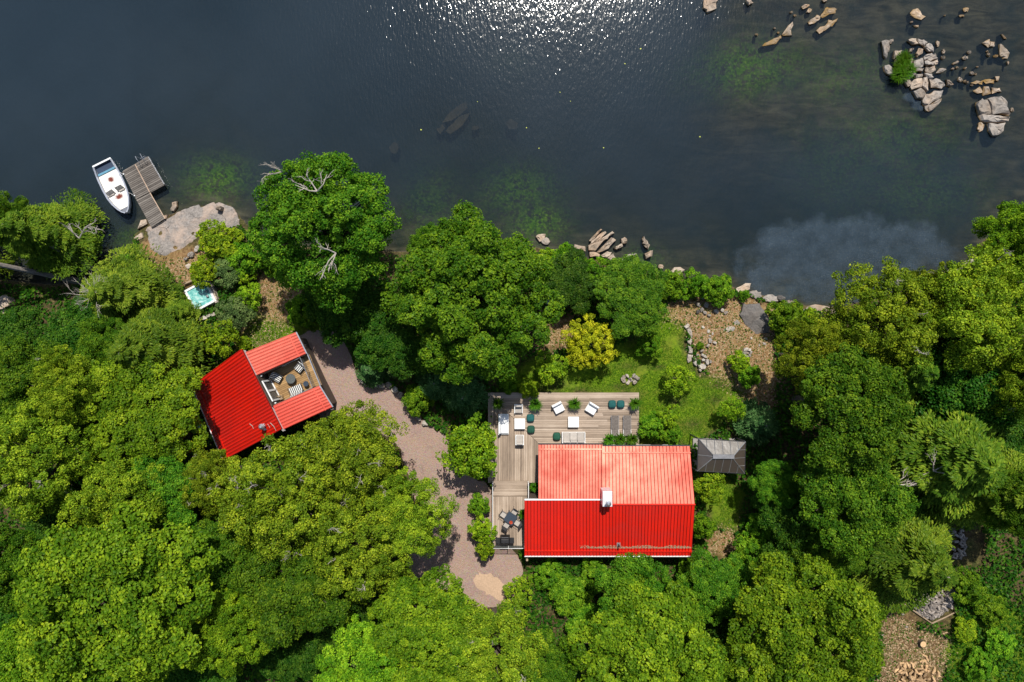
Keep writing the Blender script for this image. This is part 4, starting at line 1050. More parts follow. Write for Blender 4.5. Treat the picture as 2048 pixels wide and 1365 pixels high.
FG = 'trees of the surrounding forest'
TREES = [
 # name, proto, px, py, r, height, label
 ('oak_tree', 'oak_hero', 655, 458, 158, 14, 'big dark green oak with bare grey branches leaning over the water'),
 ('maple_tree', 'maple_hero', 945, 592, 178, 12.5, 'huge round bright green maple between driveway and lake'),
 ('hemlock_tree', 'hem0', 104, 474, 88, 9, 'leaning olive green tree over the water at the left picture edge'),
 ('maple_tree', 'dark0', 15, 440, 55, 8, 'dark green crown touching the left picture edge above the leaning tree'),
 ('cedar_tree', 'hem1', 262, 592, 88, 7.5, 'olive cedar just left of the hot tub'),
 ('cedar_tree', 'hem2', 320, 700, 95, 9, 'cedar between the hot tub and the cabin roof ridge'),
 ('cedar_tree', 'hem1', 366, 626, 32, 4, 'small cedar whose branches overhang the hot tub'),
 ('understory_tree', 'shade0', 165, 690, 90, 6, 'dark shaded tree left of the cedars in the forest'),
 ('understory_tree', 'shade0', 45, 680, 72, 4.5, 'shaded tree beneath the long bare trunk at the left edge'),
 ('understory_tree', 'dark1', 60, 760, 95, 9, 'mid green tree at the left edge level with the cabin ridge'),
 ('maple_tree', 'maple1', 280, 838, 136, 8.5, 'lime green maple overhanging the left edge of the cabin roof'),
 ('maple_tree', 'olive2', 150, 770, 80, 10, 'olive tree up left of the lime maple by the cabin'),
 ('ash_tree', 'olive1', 75, 920, 120, 12, 'olive ash on the left edge below the cabin level'),
 ('understory_tree', 'dark0', 340, 975, 90, 9, 'dark tree just below the lower corner of the cabin roof'),
 ('ash_tree', 'olive0', 700, 918, 116, 10, 'olive ash with grey twigs covering the drive below the cabin'),
 ('ash_tree', 'olive2', 822, 1022, 92, 10, 'olive ash against the gravel drive level with the side deck'),
 ('ash_tree', 'olive0', 560, 1000, 130, 11.5, 'olive ash with bare twigs below the cabin roof corner'),
 ('ash_tree', 'olive1', 720, 1085, 118, 11, 'yellow olive ash left of the lower end of the drive'),
 ('maple_tree', 'maple0', 245, 1190, 196, 14, 'great spreading maple filling the lower left of the picture'),
 ('maple_tree', 'maple2', 90, 1320, 110, 12, 'maple in the bottom left corner of the picture'),
 ('understory_tree', 'dark1', 30, 1120, 85, 11, 'green tree on the left edge beside the great maple'),
 ('ash_tree', 'olive2', 260, 1010, 105, 11, 'olive crown just above the great lower left maple'),
 ('maple_tree', 'maple1', 475, 1250, 92, 10, 'vivid green maple right of the great lower left maple'),
 ('understory_tree', 'dark0', 450, 1110, 95, 9, 'shaded tree below the twiggy ash crowns'),
 ('ash_tree', 'dark1', 600, 1170, 110, 10, 'dark olive tree above the dark gap at the bottom left of centre'),
 ('maple_tree', 'maple2', 855, 1260, 130, 11, 'broad green maple below the sandy end of the drive'),
 ('maple_tree', 'maple1', 740, 1345, 115, 11, 'lime green maple at the bottom edge left of centre'),
 ('ash_tree', 'olive1', 985, 1300, 115, 11, 'yellow green ash at the bottom below the sandy pad'),
 ('understory_tree', 'dark0', 1090, 1345, 80, 9, 'dark tree at the bottom edge right of the ash below the sandy pad'),
 ('maple_tree', 'maple2', 1290, 1310, 160, 12, 'yellow green maple at the bottom below the cottage'),
 ('birch_tree', 'dark1', 1268, 1180, 82, 9, 'tree whose tip overlaps the lower eave of the cottage roof'),
 ('understory_tree', 'dark0', 1435, 1170, 75, 7, 'tree below the lower right corner of the cottage roof'),
 ('maple_tree', 'maple0', 1600, 1250, 155, 13, 'bright maple at the lower right beside the dirt path'),
 ('maple_tree', 'maple2', 1500, 1345, 80, 10, 'maple at the bottom edge left of the dirt path maple'),
 ('hemlock_tree', 'hem0', 1790, 1100, 118, 10, 'feathery hemlock above the grey firewood heap'),
 ('understory_tree', 'dark1', 1690, 985, 112, 11, 'dark olive tree left of the bare branches on the right'),
 ('hemlock_tree', 'hem2', 1850, 900, 135, 12, 'feathery dark hemlock with bare branches on the right'),
 ('hemlock_tree', 'hem1', 1955, 965, 95, 11, 'pale olive cedar near the right edge above the log heaps'),
 ('understory_tree', 'dark0', 2035, 1000, 75, 10, 'green tree on the right edge above the log heaps'),
 ('ash_tree', 'dark0', 1690, 820, 130, 13, 'dense round tree right of the lawn'),
 ('ash_tree', 'olive2', 1625, 715, 88, 10, 'olive tree beside the dry slope right of the lawn'),
 ('ash_tree', 'olive1', 1760, 640, 125, 12, 'olive tree along the right hand shore'),
 ('ash_tree', 'olive2', 1950, 620, 135, 13, 'sunlit olive tree above the shaded gap on the right'),
 ('maple_tree', 'maple2', 2015, 490, 85, 10, 'bright green tree at the right edge where the shore begins'),
 ('understory_tree', 'shade0', 1930, 770, 115, 9, 'deeply shaded tree behind the olive shore trees on the right'),
 ('ash_tree', 'olive1', 2040, 760, 80, 12, 'olive tree on the right edge below the sunlit shore tree'),
 ('hemlock_tree', 'hem0', 1760, 740, 85, 11, 'hemlock between the round tree and the shore trees on the right'),
 ('hemlock_tree', 'hem2', 1880, 700, 70, 10, 'hemlock crown in the shaded gap on the right'),
 ('understory_tree', 'shade0', 1600, 1080, 80, 6, 'low dark tree right of the brown clearing beside the cottage'),
 ('understory_tree', 'shade0', 1560, 1010, 60, 5, 'low shaded tree below the gazebo'),
 ('understory_tree', 'dark1', 1545, 965, 50, 6, 'rounded green tree right of the gazebo'),
 ('spruce_tree', 'spruce0', 1512, 845, 46, 4, 'blue green tree above the gazebo corner'),
 ('understory_tree', 'shade0', 1140, 566, 66, 4, 'dark tree on the shore right of the huge maple'),
 ('understory_tree', 'dark0', 1262, 595, 84, 5.2, 'dense dark green tree on the shore above the lawn'),
 ('understory_tree', 'shade0', 690, 605, 85, 6, 'shaded tree below the big oak'),
 ('understory_tree', 'shade0', 775, 685, 66, 5, 'dark tree between oak and maple above the stone edging'),
 ('spruce_tree', 'spruce0', 745, 738, 36, 3.6, 'blue green shrub at the bend of the stone edging'),
 ('spruce_tree', 'grey0', 803, 735, 30, 3.5, 'pale grey green shrub behind the stone edging'),
 ('spruce_tree', 'spruce0', 875, 765, 42, 4.5, 'blue green spruce under the right side of the huge maple'),
 ('spruce_tree', 'spruce0', 930, 790, 45, 4.5, 'blue green spruce by the upper left corner of the main deck'),
 ('maple_tree', 'sap1', 945, 898, 66, 5.5, 'yellow tipped young maple overhanging the left end of the main deck'),
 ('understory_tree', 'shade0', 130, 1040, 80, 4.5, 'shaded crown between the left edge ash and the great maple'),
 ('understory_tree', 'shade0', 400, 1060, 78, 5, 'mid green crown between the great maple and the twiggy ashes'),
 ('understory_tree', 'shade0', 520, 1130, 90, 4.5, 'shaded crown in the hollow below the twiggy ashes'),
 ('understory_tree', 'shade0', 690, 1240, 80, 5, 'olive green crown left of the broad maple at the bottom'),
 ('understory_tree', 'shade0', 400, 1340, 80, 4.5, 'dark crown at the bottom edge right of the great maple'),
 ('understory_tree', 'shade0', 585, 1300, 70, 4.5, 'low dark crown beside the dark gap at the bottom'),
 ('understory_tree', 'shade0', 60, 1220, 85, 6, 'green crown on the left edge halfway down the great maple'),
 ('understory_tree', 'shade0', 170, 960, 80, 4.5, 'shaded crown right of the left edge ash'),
 ('ash_tree', 'olive1', 430, 960, 70, 9, 'bright crown close below the cabin roof corner'),
 ('understory_tree', 'shade0', 1780, 880, 90, 4.5, 'dark crown between the round tree and the bare hemlock'),
 ('understory_tree', 'shade0', 2010, 880, 90, 4.5, 'dark crown at the right edge above the pale cedar'),
 ('understory_tree', 'shade0', 1830, 790, 80, 4.5, 'shaded crown right of the dense round tree'),
 ('understory_tree', 'shade0', 1760, 1010, 80, 4.5, 'dark crown below the forked dead branch'),
 ('understory_tree', 'dark0', 1640, 1110, 75, 7, 'green crown above the lower right maple'),
 ('understory_tree', 'shade0', 1440, 1270, 75, 4.5, 'shaded crown between the two bright bottom maples'),
 ('understory_tree', 'dark1', 230, 690, 60, 7, 'mid green crown among the cedars left of the cabin'),
 ('understory_tree', 'shade0', 120, 830, 80, 4.5, 'shaded crown left of the lime maple'),
 ('understory_tree', 'shade0', 820, 690, 70, 5, 'dark crown below the gap between oak and huge maple'),
 ('understory_tree', 'dark0', 870, 500, 55, 7, 'green crown at the water between oak and huge maple'),
 ('understory_tree', 'shade0', 1960, 700, 70, 4.5, 'dark crown below the sunlit shore olive tree'),
 ('ash_tree', 'olive2', 1870, 600, 75, 11, 'olive crown on the right shore beside the boulder'),
 ('maple_tree', 'shrub1', 945, 905, 55, 4.2, 'lower bright tree under the young maple by the deck'),
]
for a in TREES:
    key = a[1]
    tree(*a[:7], group=FG if a[5] > 6 else None, base={(104, 474): (205, 548), (2015, 490): (1995, 530)}.get((a[2], a[3])))
tr_ = tree('hemlock_tree', 'hem1', -95, 505, 85, 14.5, 'tree with a long bare grey trunk running in from the left edge', FG, base=(172, 566))
tr_.children[1].data.materials[0] = BARKG
SHRUBS = [
 ('shrub', 'shrub1', 440, 480, 48, 2.6, 'bright green bush beside the flat dock rock'), ('shrub', 'shrub0', 485, 520, 40, 2.6, 'bush right of the bright one by the dock rock'),
 ('shrub', 'shrub2', 545, 510, 42, 2.2, 'bush at the left foot of the big oak'), ('shrub', 'shrub1', 405, 545, 34, 2.2, 'yellow green bush just above the hot tub'),
 ('shrub', 'grey0', 455, 545, 34, 2.0, 'grey green grassy bush between hot tub and dry path'), ('shrub', 'shrub1', 486, 545, 26, 1.6, 'small bright bush at the top of the dry path'),
 ('shrub', 'sap0', 500, 592, 30, 2.8, 'yellow green sapling on the dry path right of the hot tub'), ('shrub', 'grey0', 470, 628, 40, 2.4, 'round grey green bush below the hot tub'),
 ('shrub', 'sap0', 440, 675, 42, 3.4, 'yellow green sapling above the cabin roof'), ('shrub', 'shrub1', 490, 690, 18, 1.5, 'tiny bright bush at the top corner of the cabin roof'),
 ('shrub', 'shrub0', 605, 622, 36, 2.8, 'green bush on the right of the dry path above the cabin'), ('shrub', 'shrub2', 632, 628, 34, 2.6, 'bush at the top end of the drive'),
 ('shrub', 'shrub2', 728, 672, 30, 2.2, 'green bush beside the top bend of the drive'), ('shrub', 'shrub0', 835, 800, 34, 2.2, 'bush behind the lower stone edging of the drive'),
 ('shrub', 'shrub0', 1130, 530, 45, 3.0, 'bright bush on the shore left of the striped ledge'), ('shrub', 'shrub1', 1095, 530, 34, 2.6, 'yellow green bush at the right foot of the huge maple'),
 ('shrub', 'shrub2', 1180, 545, 40, 3.0, 'bush directly below the striped ledge'), ('shrub', 'shrub0', 1250, 550, 42, 3.0, 'bush right below the grey shore boulder'),
 ('shrub', 'shrub0', 1340, 570, 34, 2.2, 'left end of the shore hedge above the dry slope'), ('shrub', 'shrub2', 1388, 572, 36, 2.3, 'middle bush of the shore hedge above the dry slope'),
 ('shrub', 'shrub0', 1435, 580, 36, 2.2, 'right end of the shore hedge above the dry slope'), ('shrub', 'shrub2', 1488, 592, 14, 1.0, 'tiny bush left of the dark rock slab'),
 ('shrub', 'shrub0', 1570, 636, 42, 2.8, 'bright bush right of the dark rock slab'), ('shrub', 'shrub1', 1610, 650, 36, 2.6, 'bush on the shore right of the dark rock slab bush'),
 ('golden_shrub', 'gold', 1180, 686, 58, 3.6, 'golden yellow shrub on the lawn'), ('shrub', 'sap0', 1102, 735, 38, 3.0, 'yellow green sapling left below the golden shrub'),
 ('shrub', 'shrub1', 1058, 775, 24, 1.8, 'yellow tinged bush at the top edge of the main deck'), ('shrub', 'shrub0', 1020, 768, 22, 1.6, 'small green bush at the upper left of the main deck'),
 ('shrub', 'shrub2', 1300, 690, 30, 2.0, 'low bush at the foot of the shore trees above the lawn'), ('shrub', 'sap0', 1358, 760, 36, 3.2, 'yellow green sapling in the middle of the lawn'),
 ('shrub', 'sap0', 1338, 830, 27, 2.4, 'sapling right of the deck corner loungers'), ('shrub', 'shrub0', 1303, 853, 30, 2.0, 'bush against the right end of the main deck'),
 ('shrub', 'shrub2', 1345, 874, 24, 1.6, 'bush between main deck and gazebo'), ('shrub', 'sap1', 1462, 815, 30, 3.0, 'sapling above the gazebo'),
 ('shrub', 'shrub1', 1477, 725, 24, 2.0, 'yellow orange bush by the small stone heap'), ('shrub', 'shrub0', 1497, 752, 26, 2.2, 'green bush below the small stone heap'),
 ('shrub', 'sap0', 1420, 975, 36, 3.0, 'sapling at the right side of the cottage near the gazebo'), ('shrub', 'shrub0', 1407, 1055, 26, 2.6, 'bush on the right wall of the cottage'),
 ('shrub', 'shrub0', 958, 1010, 24, 2.0, 'dark bush at the left railing of the side deck'), ('shrub', 'shrub1', 965, 1062, 30, 3.0, 'yellow green bush leaning over the side deck railing'),
 ('shrub', 'shrub1', 972, 1098, 22, 2.6, 'bush at the lower corner of the side deck'), ('shrub', 'sap0', 1040, 1180, 34, 2.6, 'sapling at the lower end of the drive beside the sandy pad'),
 ('shrub', 'shrub2', 1100, 1150, 36, 1.8, 'broad leaved bush below the left end of the cottage roof'), ('shrub', 'shrub0', 1140, 1190, 44, 2.0, 'broad leaved bush below the middle left of the cottage'),
 ('shrub', 'shrub2', 1190, 1150, 40, 2.0, 'broad leaved bush close under the cottage eave'), ('shrub', 'shrub0', 1170, 1245, 40, 2.0, 'bush above the yellow green bottom maple'),
 ('shrub', 'shrub2', 1385, 1140, 40, 2.2, 'bush under the right end of the cottage eave'), ('shrub', 'shrub0', 1380, 1210, 34, 1.8, 'bush by the pale stone below the cottage'),
 ('shrub', 'shrub2', 1500, 1110, 45, 2.6, 'bush below the brown clearing right of the cottage'), ('shrub', 'shrub1', 1480, 1160, 40, 2.4, 'bright bush lower right of the cottage'),
 ('shrub', 'shrub0', 1520, 1060, 34, 2.2, 'bush at the right of the brown clearing'), ('shrub', 'shrub2', 1940, 1180, 40, 2.2, 'bush right of the grey firewood heap'),
 ('shrub', 'shrub0', 1985, 1220, 34, 1.6, 'bush on the right in the weedy clearing'), ('shrub', 'shrub1', 1930, 1260, 26, 1.4, 'low bright bush below the grey firewood heap'),
 ('shrub', 'shrub0', 2000, 1290, 34, 1.6, 'low bush near the right edge of the weedy clearing'), ('shrub', 'shrub2', 1960, 1330, 34, 1.6, 'low bush at the bottom right of the weedy clearing'),
 ('shrub', 'shrub1', 1760, 1225, 22, 1.0, 'grassy bush at the left side of the dirt path'), ('shrub', 'shrub2', 270, 530, 34, 2.0, 'bush on the bank left of the flat dock rock'),
 ('shrub', 'shrub0', 1400, 692, 9, 0.6, 'little green tuft by the rough stone wall'),
 ('hydrangea', 'white', 1106, 602, 16, 1.6, 'pale blue white flowering bush at the right of the huge maple'),
]
make_proto('white', 'broad', 'white', 0.9, 1.5, 81, nl=6, cl=10, lv=30, ls=0.11, rc=0.16, Hc=1.2, lobe=(0.3, 0.45))
for a in SHRUBS: tree(*a[:7])

# bare branches that show among the crowns
DEAD = [(668, 505, 13, 'bare grey branch standing out of the big oak', 1.6, (-.2, -.3)), (630, 380, 14.5, 'bare grey branches at the top of the big oak', 1.5, (0, .4)), (560, 340, 13.5, 'thin bare twigs at the upper left of the big oak', 1.2, (-.6, .4)),
        (190, 590, 8.5, 'pale dead treetop above the cedars on the left', 1.7, (-.4, .2)), (1790, 975, 9.5, 'forked dead branch lying across the hemlock on the right', 1.9, (.8, .6)), (1875, 945, 10.5, 'dead twiggy branch right of the forked one', 1.8, (.6, .2)),
        (1910, 720, 9.5, 'thin bare branch in the shaded gap among the right hand trees', 1.8, (.7, .6)), (1580, 1190, 11.5, 'bare twigs in the bright maple at lower right', 1.4, (-.5, .3)), (1640, 1340, 10, 'dead branch at the bottom beside the dirt path', 1.4, (-.6, .4)),
        (150, 475, 9.2, 'bare limbs of the leaning tree over the water', 1.8, (.6, .3)), (1310, 1290, 12, 'bare branch in the bottom maple below the cottage', 1.2, (.5, -.4))]
rng = np.random.default_rng(5)
for px_, py_, z_, lab, ln, dr in DEAD:
    mb = MB(); b0 = P(px_, py_, z_)
    for k in range(12 if 'treetop' in lab else 3):
        dv = (dr[0] + rng.normal(0, .5), dr[1] + rng.normal(0, .5), .25 + abs(rng.normal(0, .3))) if 'treetop' in lab else (dr[0] + rng.normal(0, .45), dr[1] + rng.normal(0, .45), .35)
        twig_spray(rng, (0, 0, -.5), dv, ln * (1 if k == 0 else .75), 2, 0.05 if 'treetop' not in lab else .02, mb, .5, 3)
    o = mb.build('dead_branch', TWIG, fix=False); o.location = b0; tag(o, lab, 'branch', 'bare branches among the crowns')

# ------------------------------------------------------------------ undergrowth, lawn grass, weeds (uncountable)
def scatter(n, cond):
    out = []
    while len(out) < n:
        x = RNG.uniform(-56, 56, n); y = RNG.uniform(-38, 16, n); k = cond(x, y); out += list(zip(x[k], y[k]))
    q = np.array(out[:n]); return q[:, 0], q[:, 1]
HOUSEB = [WP([(1060, 893), (1385, 893), (1385, 1108), (1055, 1108)], 2.3), WP([(985, 785), (1275, 785), (1275, 900), (1080, 900), (1080, 965), (985, 965)], 2.3), WP([(990, 960), (1062, 960), (1062, 1090), (990, 1090)], 2.3),
          WP([(500, 712), (592, 680), (650, 805), (560, 850), (455, 900), (408, 790)], 2.3), WP([(1400, 882), (1486, 886), (1484, 940), (1400, 936)], 2.3),
          WP([(370, 565), (425, 560), (440, 605), (380, 625)], 1.5), WP([(270, 460), (345, 425), (400, 408), (470, 408), (480, 450), (420, 480), (400, 510), (320, 525), (285, 500)], 0.6), WP([(1486, 630), (1500, 605), (1545, 605), (1548, 660), (1520, 675)], 1.5),
          WP([(1810, 1165), (1905, 1165), (1905, 1250), (1810, 1240)], 2.3), WP([(1885, 1050), (1965, 1050), (1965, 1130), (1885, 1130)], 2.3), WP([(1800, 1336), (1862, 1338), (1866, 1366), (1796, 1366)], 2.3)]
def open_land(x, y): return (np.interp(x, SHX, SHY) - y) > 0.3
def forest(x, y):
    k = open_land(x, y)
    for q in GRASS[:3]: k &= poly_dist(q, x, y) < -0.1
    for q in DRY: k &= poly_dist(q, x, y) < 0.1
    for q in HOUSEB: k &= ~inside(q, x, y)
    return k & (poly_dist(DRIVE, x, y) < -0.15)
n = 210000
ux, uy = scatter(n, forest); cl_ = wob(ux * 1.1 + 3, uy * 1.1)
uz = gz(ux, uy) + np.maximum(0.05, (0.28 + 0.22 * cl_) + RNG.normal(0, .10, n))
kk = RNG.uniform(0, 1, n) < np.clip(0.75 + 0.35 * cl_, 0.35, 1); ux, uy, uz = ux[kk], uy[kk], uz[kk]
Nn = unit(np.c_[RNG.normal(0, .45, len(ux)), RNG.normal(0, .45, len(ux)), np.ones(len(ux))])
V, F = leaf_quads(np.c_[ux, uy, uz], Nn, 0.27, RNG)
tag(link('undergrowth', np_mesh('undergrowth', V, F, LEAF['under'])), 'low green undergrowth covering the forest floor', None, kind='stuff')
def lawn(x, y):
    k = np.zeros(x.shape, bool)
    for q in GRASS: k |= poly_dist(q, x, y) > RNG.normal(0, .35, x.shape)
    for q in HOUSEB: k &= ~inside(q, x, y)
    return k & (wob(x * 1.3, y * 1.3) > -0.75)
n = 42000
ux, uy = scatter(n, lawn); uz = gz(ux, uy) + 0.05
Nn = unit(np.c_[RNG.normal(0, 1, n), RNG.normal(0, 1, n), RNG.uniform(0.2, 1.2, n)])
V, F = leaf_quads(np.c_[ux, uy, uz], Nn, 0.13, RNG, 0.30, np.tile([0.0, 0, 1.0], (n, 1)) + RNG.normal(0, .5, (n, 3)))
tag(link('lawn_grass', np_mesh('lawn_grass', V, F, LEAF['grass'])), 'short green lawn grass', None, kind='stuff')
STRAW = pmat('straw', (0.36, 0.255, 0.145), 0.95, var=0.4, vscale=5)
def dryland(x, y):
    k = np.zeros(x.shape, bool)
    for q in DRY: k |= poly_dist(q, x, y) > RNG.normal(0, .4, x.shape)
    for q in HOUSEB: k &= ~inside(q, x, y)
    return k & open_land(x, y) & (poly_dist(DRIVE, x, y) < 0)
ux, uy = scatter(9000, dryland)
flakes('dry_straw', list(zip(ux, uy, gz(ux, uy) + 0.03)), 0.085, STRAW, 'dry straw and leaf litter on the bare slopes', RNG)
ux, uy = scatter(3600, dryland)
V, F = leaf_quads(np.c_[ux, uy, gz(ux, uy) + 0.08], unit(np.c_[RNG.normal(0, .6, 3600), RNG.normal(0, .6, 3600), np.ones(3600)]), 0.16, RNG, .5)
tag(link('weeds', np_mesh('weeds', V, F, LEAF['shrub'])), 'scattered small weeds on the dry slopes', None, kind='stuff')
# driveway pebbles and fallen leaves
ux, uy = scatter(2600, lambda x, y: poly_dist(DRIVE, x, y) > 0.1)
PEB = pmat('drive_pebble', (0.36, 0.28, 0.235), 0.95, var=0.45, vscale=3)
flakes('drive_pebbles', list(zip(ux, uy, gz(ux, uy) + 0.06)), 0.05, PEB, 'loose pebbles on the gravel driveway', RNG, .8)
# ------------------------------------------------------------------ rocks
rr = np.random.default_rng(99)
def rock_shape(pts, h, zb, rng, tilt=0.0, rough=0.085):
    """stone from its plan outline (local metres): rings that close in towards an uneven top; returns MB"""
    n0 = len(pts); pts = [np.array(p) for p in pts]
    if n0 < 9:
        q = []
        for i in range(n0):
            a, b = pts[i], pts[(i + 1) % n0]; m = (a + b) / 2; L_ = np.linalg.norm(b - a)
            q += [a, m + rng.normal(0, .06 * L_, 2)]
        pts = q
    n = len(pts); sz = max(np.ptp([p[0] for p in pts]), np.ptp([p[1] for p in pts])); ta = rng.uniform(0, 6.28); tv = np.array([math.cos(ta), math.sin(ta)]) * tilt
    mb = MB(); off = rng.normal(0, .06 * sz, 2)
    for f, zf in ((1.05, None), (1.0, .45), (.95, .90), (.70, 1.0), (.34, 1.03)):
        for p in pts:
            q = p * f + off * (1 - f) + rng.normal(0, rough * sz * .35, 2) * (1 if f < 1 else .4)
            z = zb if zf is None else h * zf + (q @ tv) * (zf ** 2) + rng.normal(0, rough * h * .8)
            mb.v.append((q[0], q[1], z))
    for r_ in range(4):
        for k in range(n): k2 = (k + 1) % n; mb.f.append((r_ * n + k, r_ * n + k2, (r_ + 1) * n + k2, (r_ + 1) * n + k))
    c = len(mb.v); mb.v.append((off[0], off[1], h * 1.05))
    for k in range(n): mb.f.append((4 * n + k, 4 * n + (k + 1) % n, c))
    mb.f.append(tuple(range(n - 1, -1, -1)))
    return mb

def rock_px(px, h, mat, name='rock', label=None, cat='rock', group=None, parent=None, zt=None, tilt=0.06, zbase=None):
    """stone traced from pixels; stands on ground or lake bed"""
    c0 = np.mean(np.array(px, float), 0); g = PG(*c0).z
    top = (max(g, 0.0) + h) if zt is None else zt
    w = [np.array(P(a, b, top * .8).xy) for a, b in px]; c = np.mean(w, 0)
    zb = min(g1(*c) - 0.25, top - h) if zbase is None else zbase
    if np.cross(w[1] - w[0], w[2] - w[1]) < 0: w = w[::-1]
    mb = rock_shape([q - c for q in w], top - (zb + .0), 0, rr, tilt)
    # rings are laid out on the visible height only
    hv = top - max(g1(*c), -0.3)
    base = top - hv
    mb.v = [(x, y, (z / (top - zb)) * hv + (base - zb) if z > 1e-6 else z) for x, y, z in mb.v]
    o = mb.build(name, mat, parent)
    if parent is not None:
        o.matrix_parent_inverse = parent_world(parent).inverted()
    o.location = (c[0], c[1], zb)
    if label and parent is None: tag(o, label, cat, group)
    return o

def ell(cx, cy, rx, ry=None, a=0.0, n=8):
    ry = ry or rx
    out = []
    for k in range(n):
        t = 6.28318 * k / n; f = rr.uniform(.82, 1.15); x, y = rx * f * math.cos(t), ry * f * math.sin(t)
        out.append((cx + x * math.cos(a) - y * math.sin(a), cy + x * math.sin(a) + y * math.cos(a)))
    return out
def Zm(pts, s, ox, oy): return [(a / s + ox, b / s + oy) for a, b in pts]
def topright(pts): return Zm(pts, 3.737, 1500, 0)

def outcrop(name, label, polys, h, mat, alt=None):
    c = np.mean(np.array(polys[0]), 0); t_ = thing(name, label, 'rock', (*P(c[0], c[1], 0).xy, 0))
    for i, q in enumerate(polys): rock_px(q, h * rr.uniform(.7, 1.2), alt if (alt and i % 4 == 3) else mat, 'stone', parent=t_)
    return t_
islet = [[(988, 305), (1020, 298), (1050, 305), (1045, 345), (1030, 400), (1015, 440), (1003, 420)], [(1040, 300), (1072, 290), (1070, 320), (1045, 328)], [(1085, 375), (1140, 375), (1130, 410), (1080, 440), (1075, 420)],
 [(1180, 300), (1240, 285), (1262, 330), (1220, 332)], [(1245, 286), (1300, 295), (1330, 318), (1300, 348), (1266, 330)], [(1335, 318), (1378, 355), (1375, 390), (1340, 385), (1306, 350)],
 [(1195, 360), (1225, 365), (1215, 385), (1190, 390)], [(1240, 400), (1265, 360), (1295, 365), (1290, 400), (1250, 430)], [(1300, 420), (1350, 400), (1390, 410), (1405, 442), (1350, 455), (1300, 450)],
 [(1300, 458), (1350, 460), (1405, 448), (1410, 465), (1390, 485), (1330, 490)], [(1230, 450), (1290, 430), (1296, 480), (1280, 510), (1230, 500)], [(1310, 505), (1380, 490), (1390, 530), (1350, 550), (1310, 540)],
 [(1170, 540), (1230, 530), (1250, 560), (1200, 590), (1160, 585)], [(1300, 550), (1360, 553), (1375, 580), (1330, 590)], [(1000, 490), (1040, 480), (1100, 530), (1080, 570), (1040, 560), (1010, 530)],
 [(1200, 620), (1250, 585), (1290, 582), (1285, 650), (1215, 672)], [(1294, 582), (1320, 580), (1335, 620), (1320, 690), (1290, 650)], [(1218, 680), (1285, 655), (1315, 695), (1290, 740), (1250, 735)],
 [(1340, 600), (1390, 585), (1440, 610), (1460, 640), (1430, 660), (1350, 655)], [(1470, 590), (1500, 610), (1525, 635), (1500, 650), (1475, 640)],
 [(1290, 750), (1310, 710), (1380, 680), (1445, 680), (1440, 725), (1370, 760), (1300, 790)], [(1303, 796), (1372, 765), (1438, 732), (1410, 785), (1350, 830), (1315, 830)],
 [(1390, 550), (1420, 510), (1470, 515), (1430, 550)], [(1155, 600), (1195, 590), (1210, 640), (1180, 650)], [(1235, 560), (1295, 555), (1290, 578), (1240, 585)], [(1240, 505), (1300, 512), (1290, 540), (1240, 530)],
 [(1070, 530), (1150, 540), (1150, 590), (1060, 580)], [(1090, 440), (1220, 440), (1225, 525), (1100, 525)]]
outcrop('rock_islet', 'cracked granite islet with a tuft of green grass in the lake', [topright(q) for q in islet], 0.30, ROCKG, ROCK)
slab_g = [[(1700, 760), (1740, 738), (1775, 740), (1790, 790), (1800, 858), (1715, 855), (1705, 810)], [(1780, 735), (1870, 715), (1905, 745), (1930, 800), (1950, 858), (1808, 860), (1796, 790)],
          [(1718, 862), (1800, 866), (1948, 866), (1925, 912), (1850, 918), (1770, 912)], [(1775, 920), (1850, 924), (1918, 918), (1905, 980), (1850, 1015), (1820, 1010), (1790, 975)]]
outcrop('rock_islet', 'large pale hump of cracked granite at the far right in the lake', [topright(q) for q in slab_g], 0.55, ROCKG)
LOOSE = [ # zoomed outlines of single rocks out in the lake
 [(385, 50), (410, 32), (445, 35), (440, 55), (395, 68)], [(420, 95), (440, 62), (465, 70), (455, 95)], [(430, 165), (470, 135), (500, 110), (530, 125), (520, 155), (480, 175), (440, 182)],
 [(525, 125), (545, 95), (570, 60), (600, 50), (650, 65), (635, 100), (560, 132)], [(490, 235), (560, 190), (590, 150), (650, 132), (662, 155), (620, 190), (560, 230), (520, 258)],
 [(235, 265), (290, 195), (320, 165), (328, 190), (310, 225), (318, 268), (260, 272)], [(80, 345), (140, 310), (200, 280), (235, 265), (240, 285), (190, 325), (130, 345)], [(540, 0), (580, -6), (575, 15), (550, 14)],
 [(1195, 95), (1215, 70), (1250, 65), (1280, 85), (1290, 115), (1320, 130), (1275, 155), (1230, 135), (1200, 115)], [(1220, 190), (1265, 188), (1260, 205), (1235, 205)], [(1590, 70), (1610, 55), (1640, 62), (1630, 88), (1600, 95)],
 [(1560, 115), (1600, 108), (1605, 125), (1570, 130)], [(1735, 320), (1790, 290), (1800, 330), (1780, 355)], [(1795, 310), (1830, 315), (1825, 350), (1790, 350)], [(1865, 330), (1885, 335), (1925, 370), (1945, 400), (1930, 440), (1890, 440), (1865, 415)],
 [(1875, 255), (1900, 265), (1918, 295), (1895, 290)], [(1650, 620), (1690, 600), (1740, 605), (1735, 630), (1670, 632)], [(1740, 600), (1790, 588), (1830, 600), (1825, 625), (1760, 630)], [(1835, 570), (1865, 570), (1855, 612), (1840, 605)],
 [(1670, 680), (1720, 645), (1740, 690), (1700, 700)], [(1745, 650), (1790, 645), (1800, 700), (1740, 715)], [(1806, 655), (1870, 660), (1885, 690), (1812, 702)], [(1705, 925), (1725, 910), (1755, 935), (1740, 975), (1715, 990), (1700, 965)]]
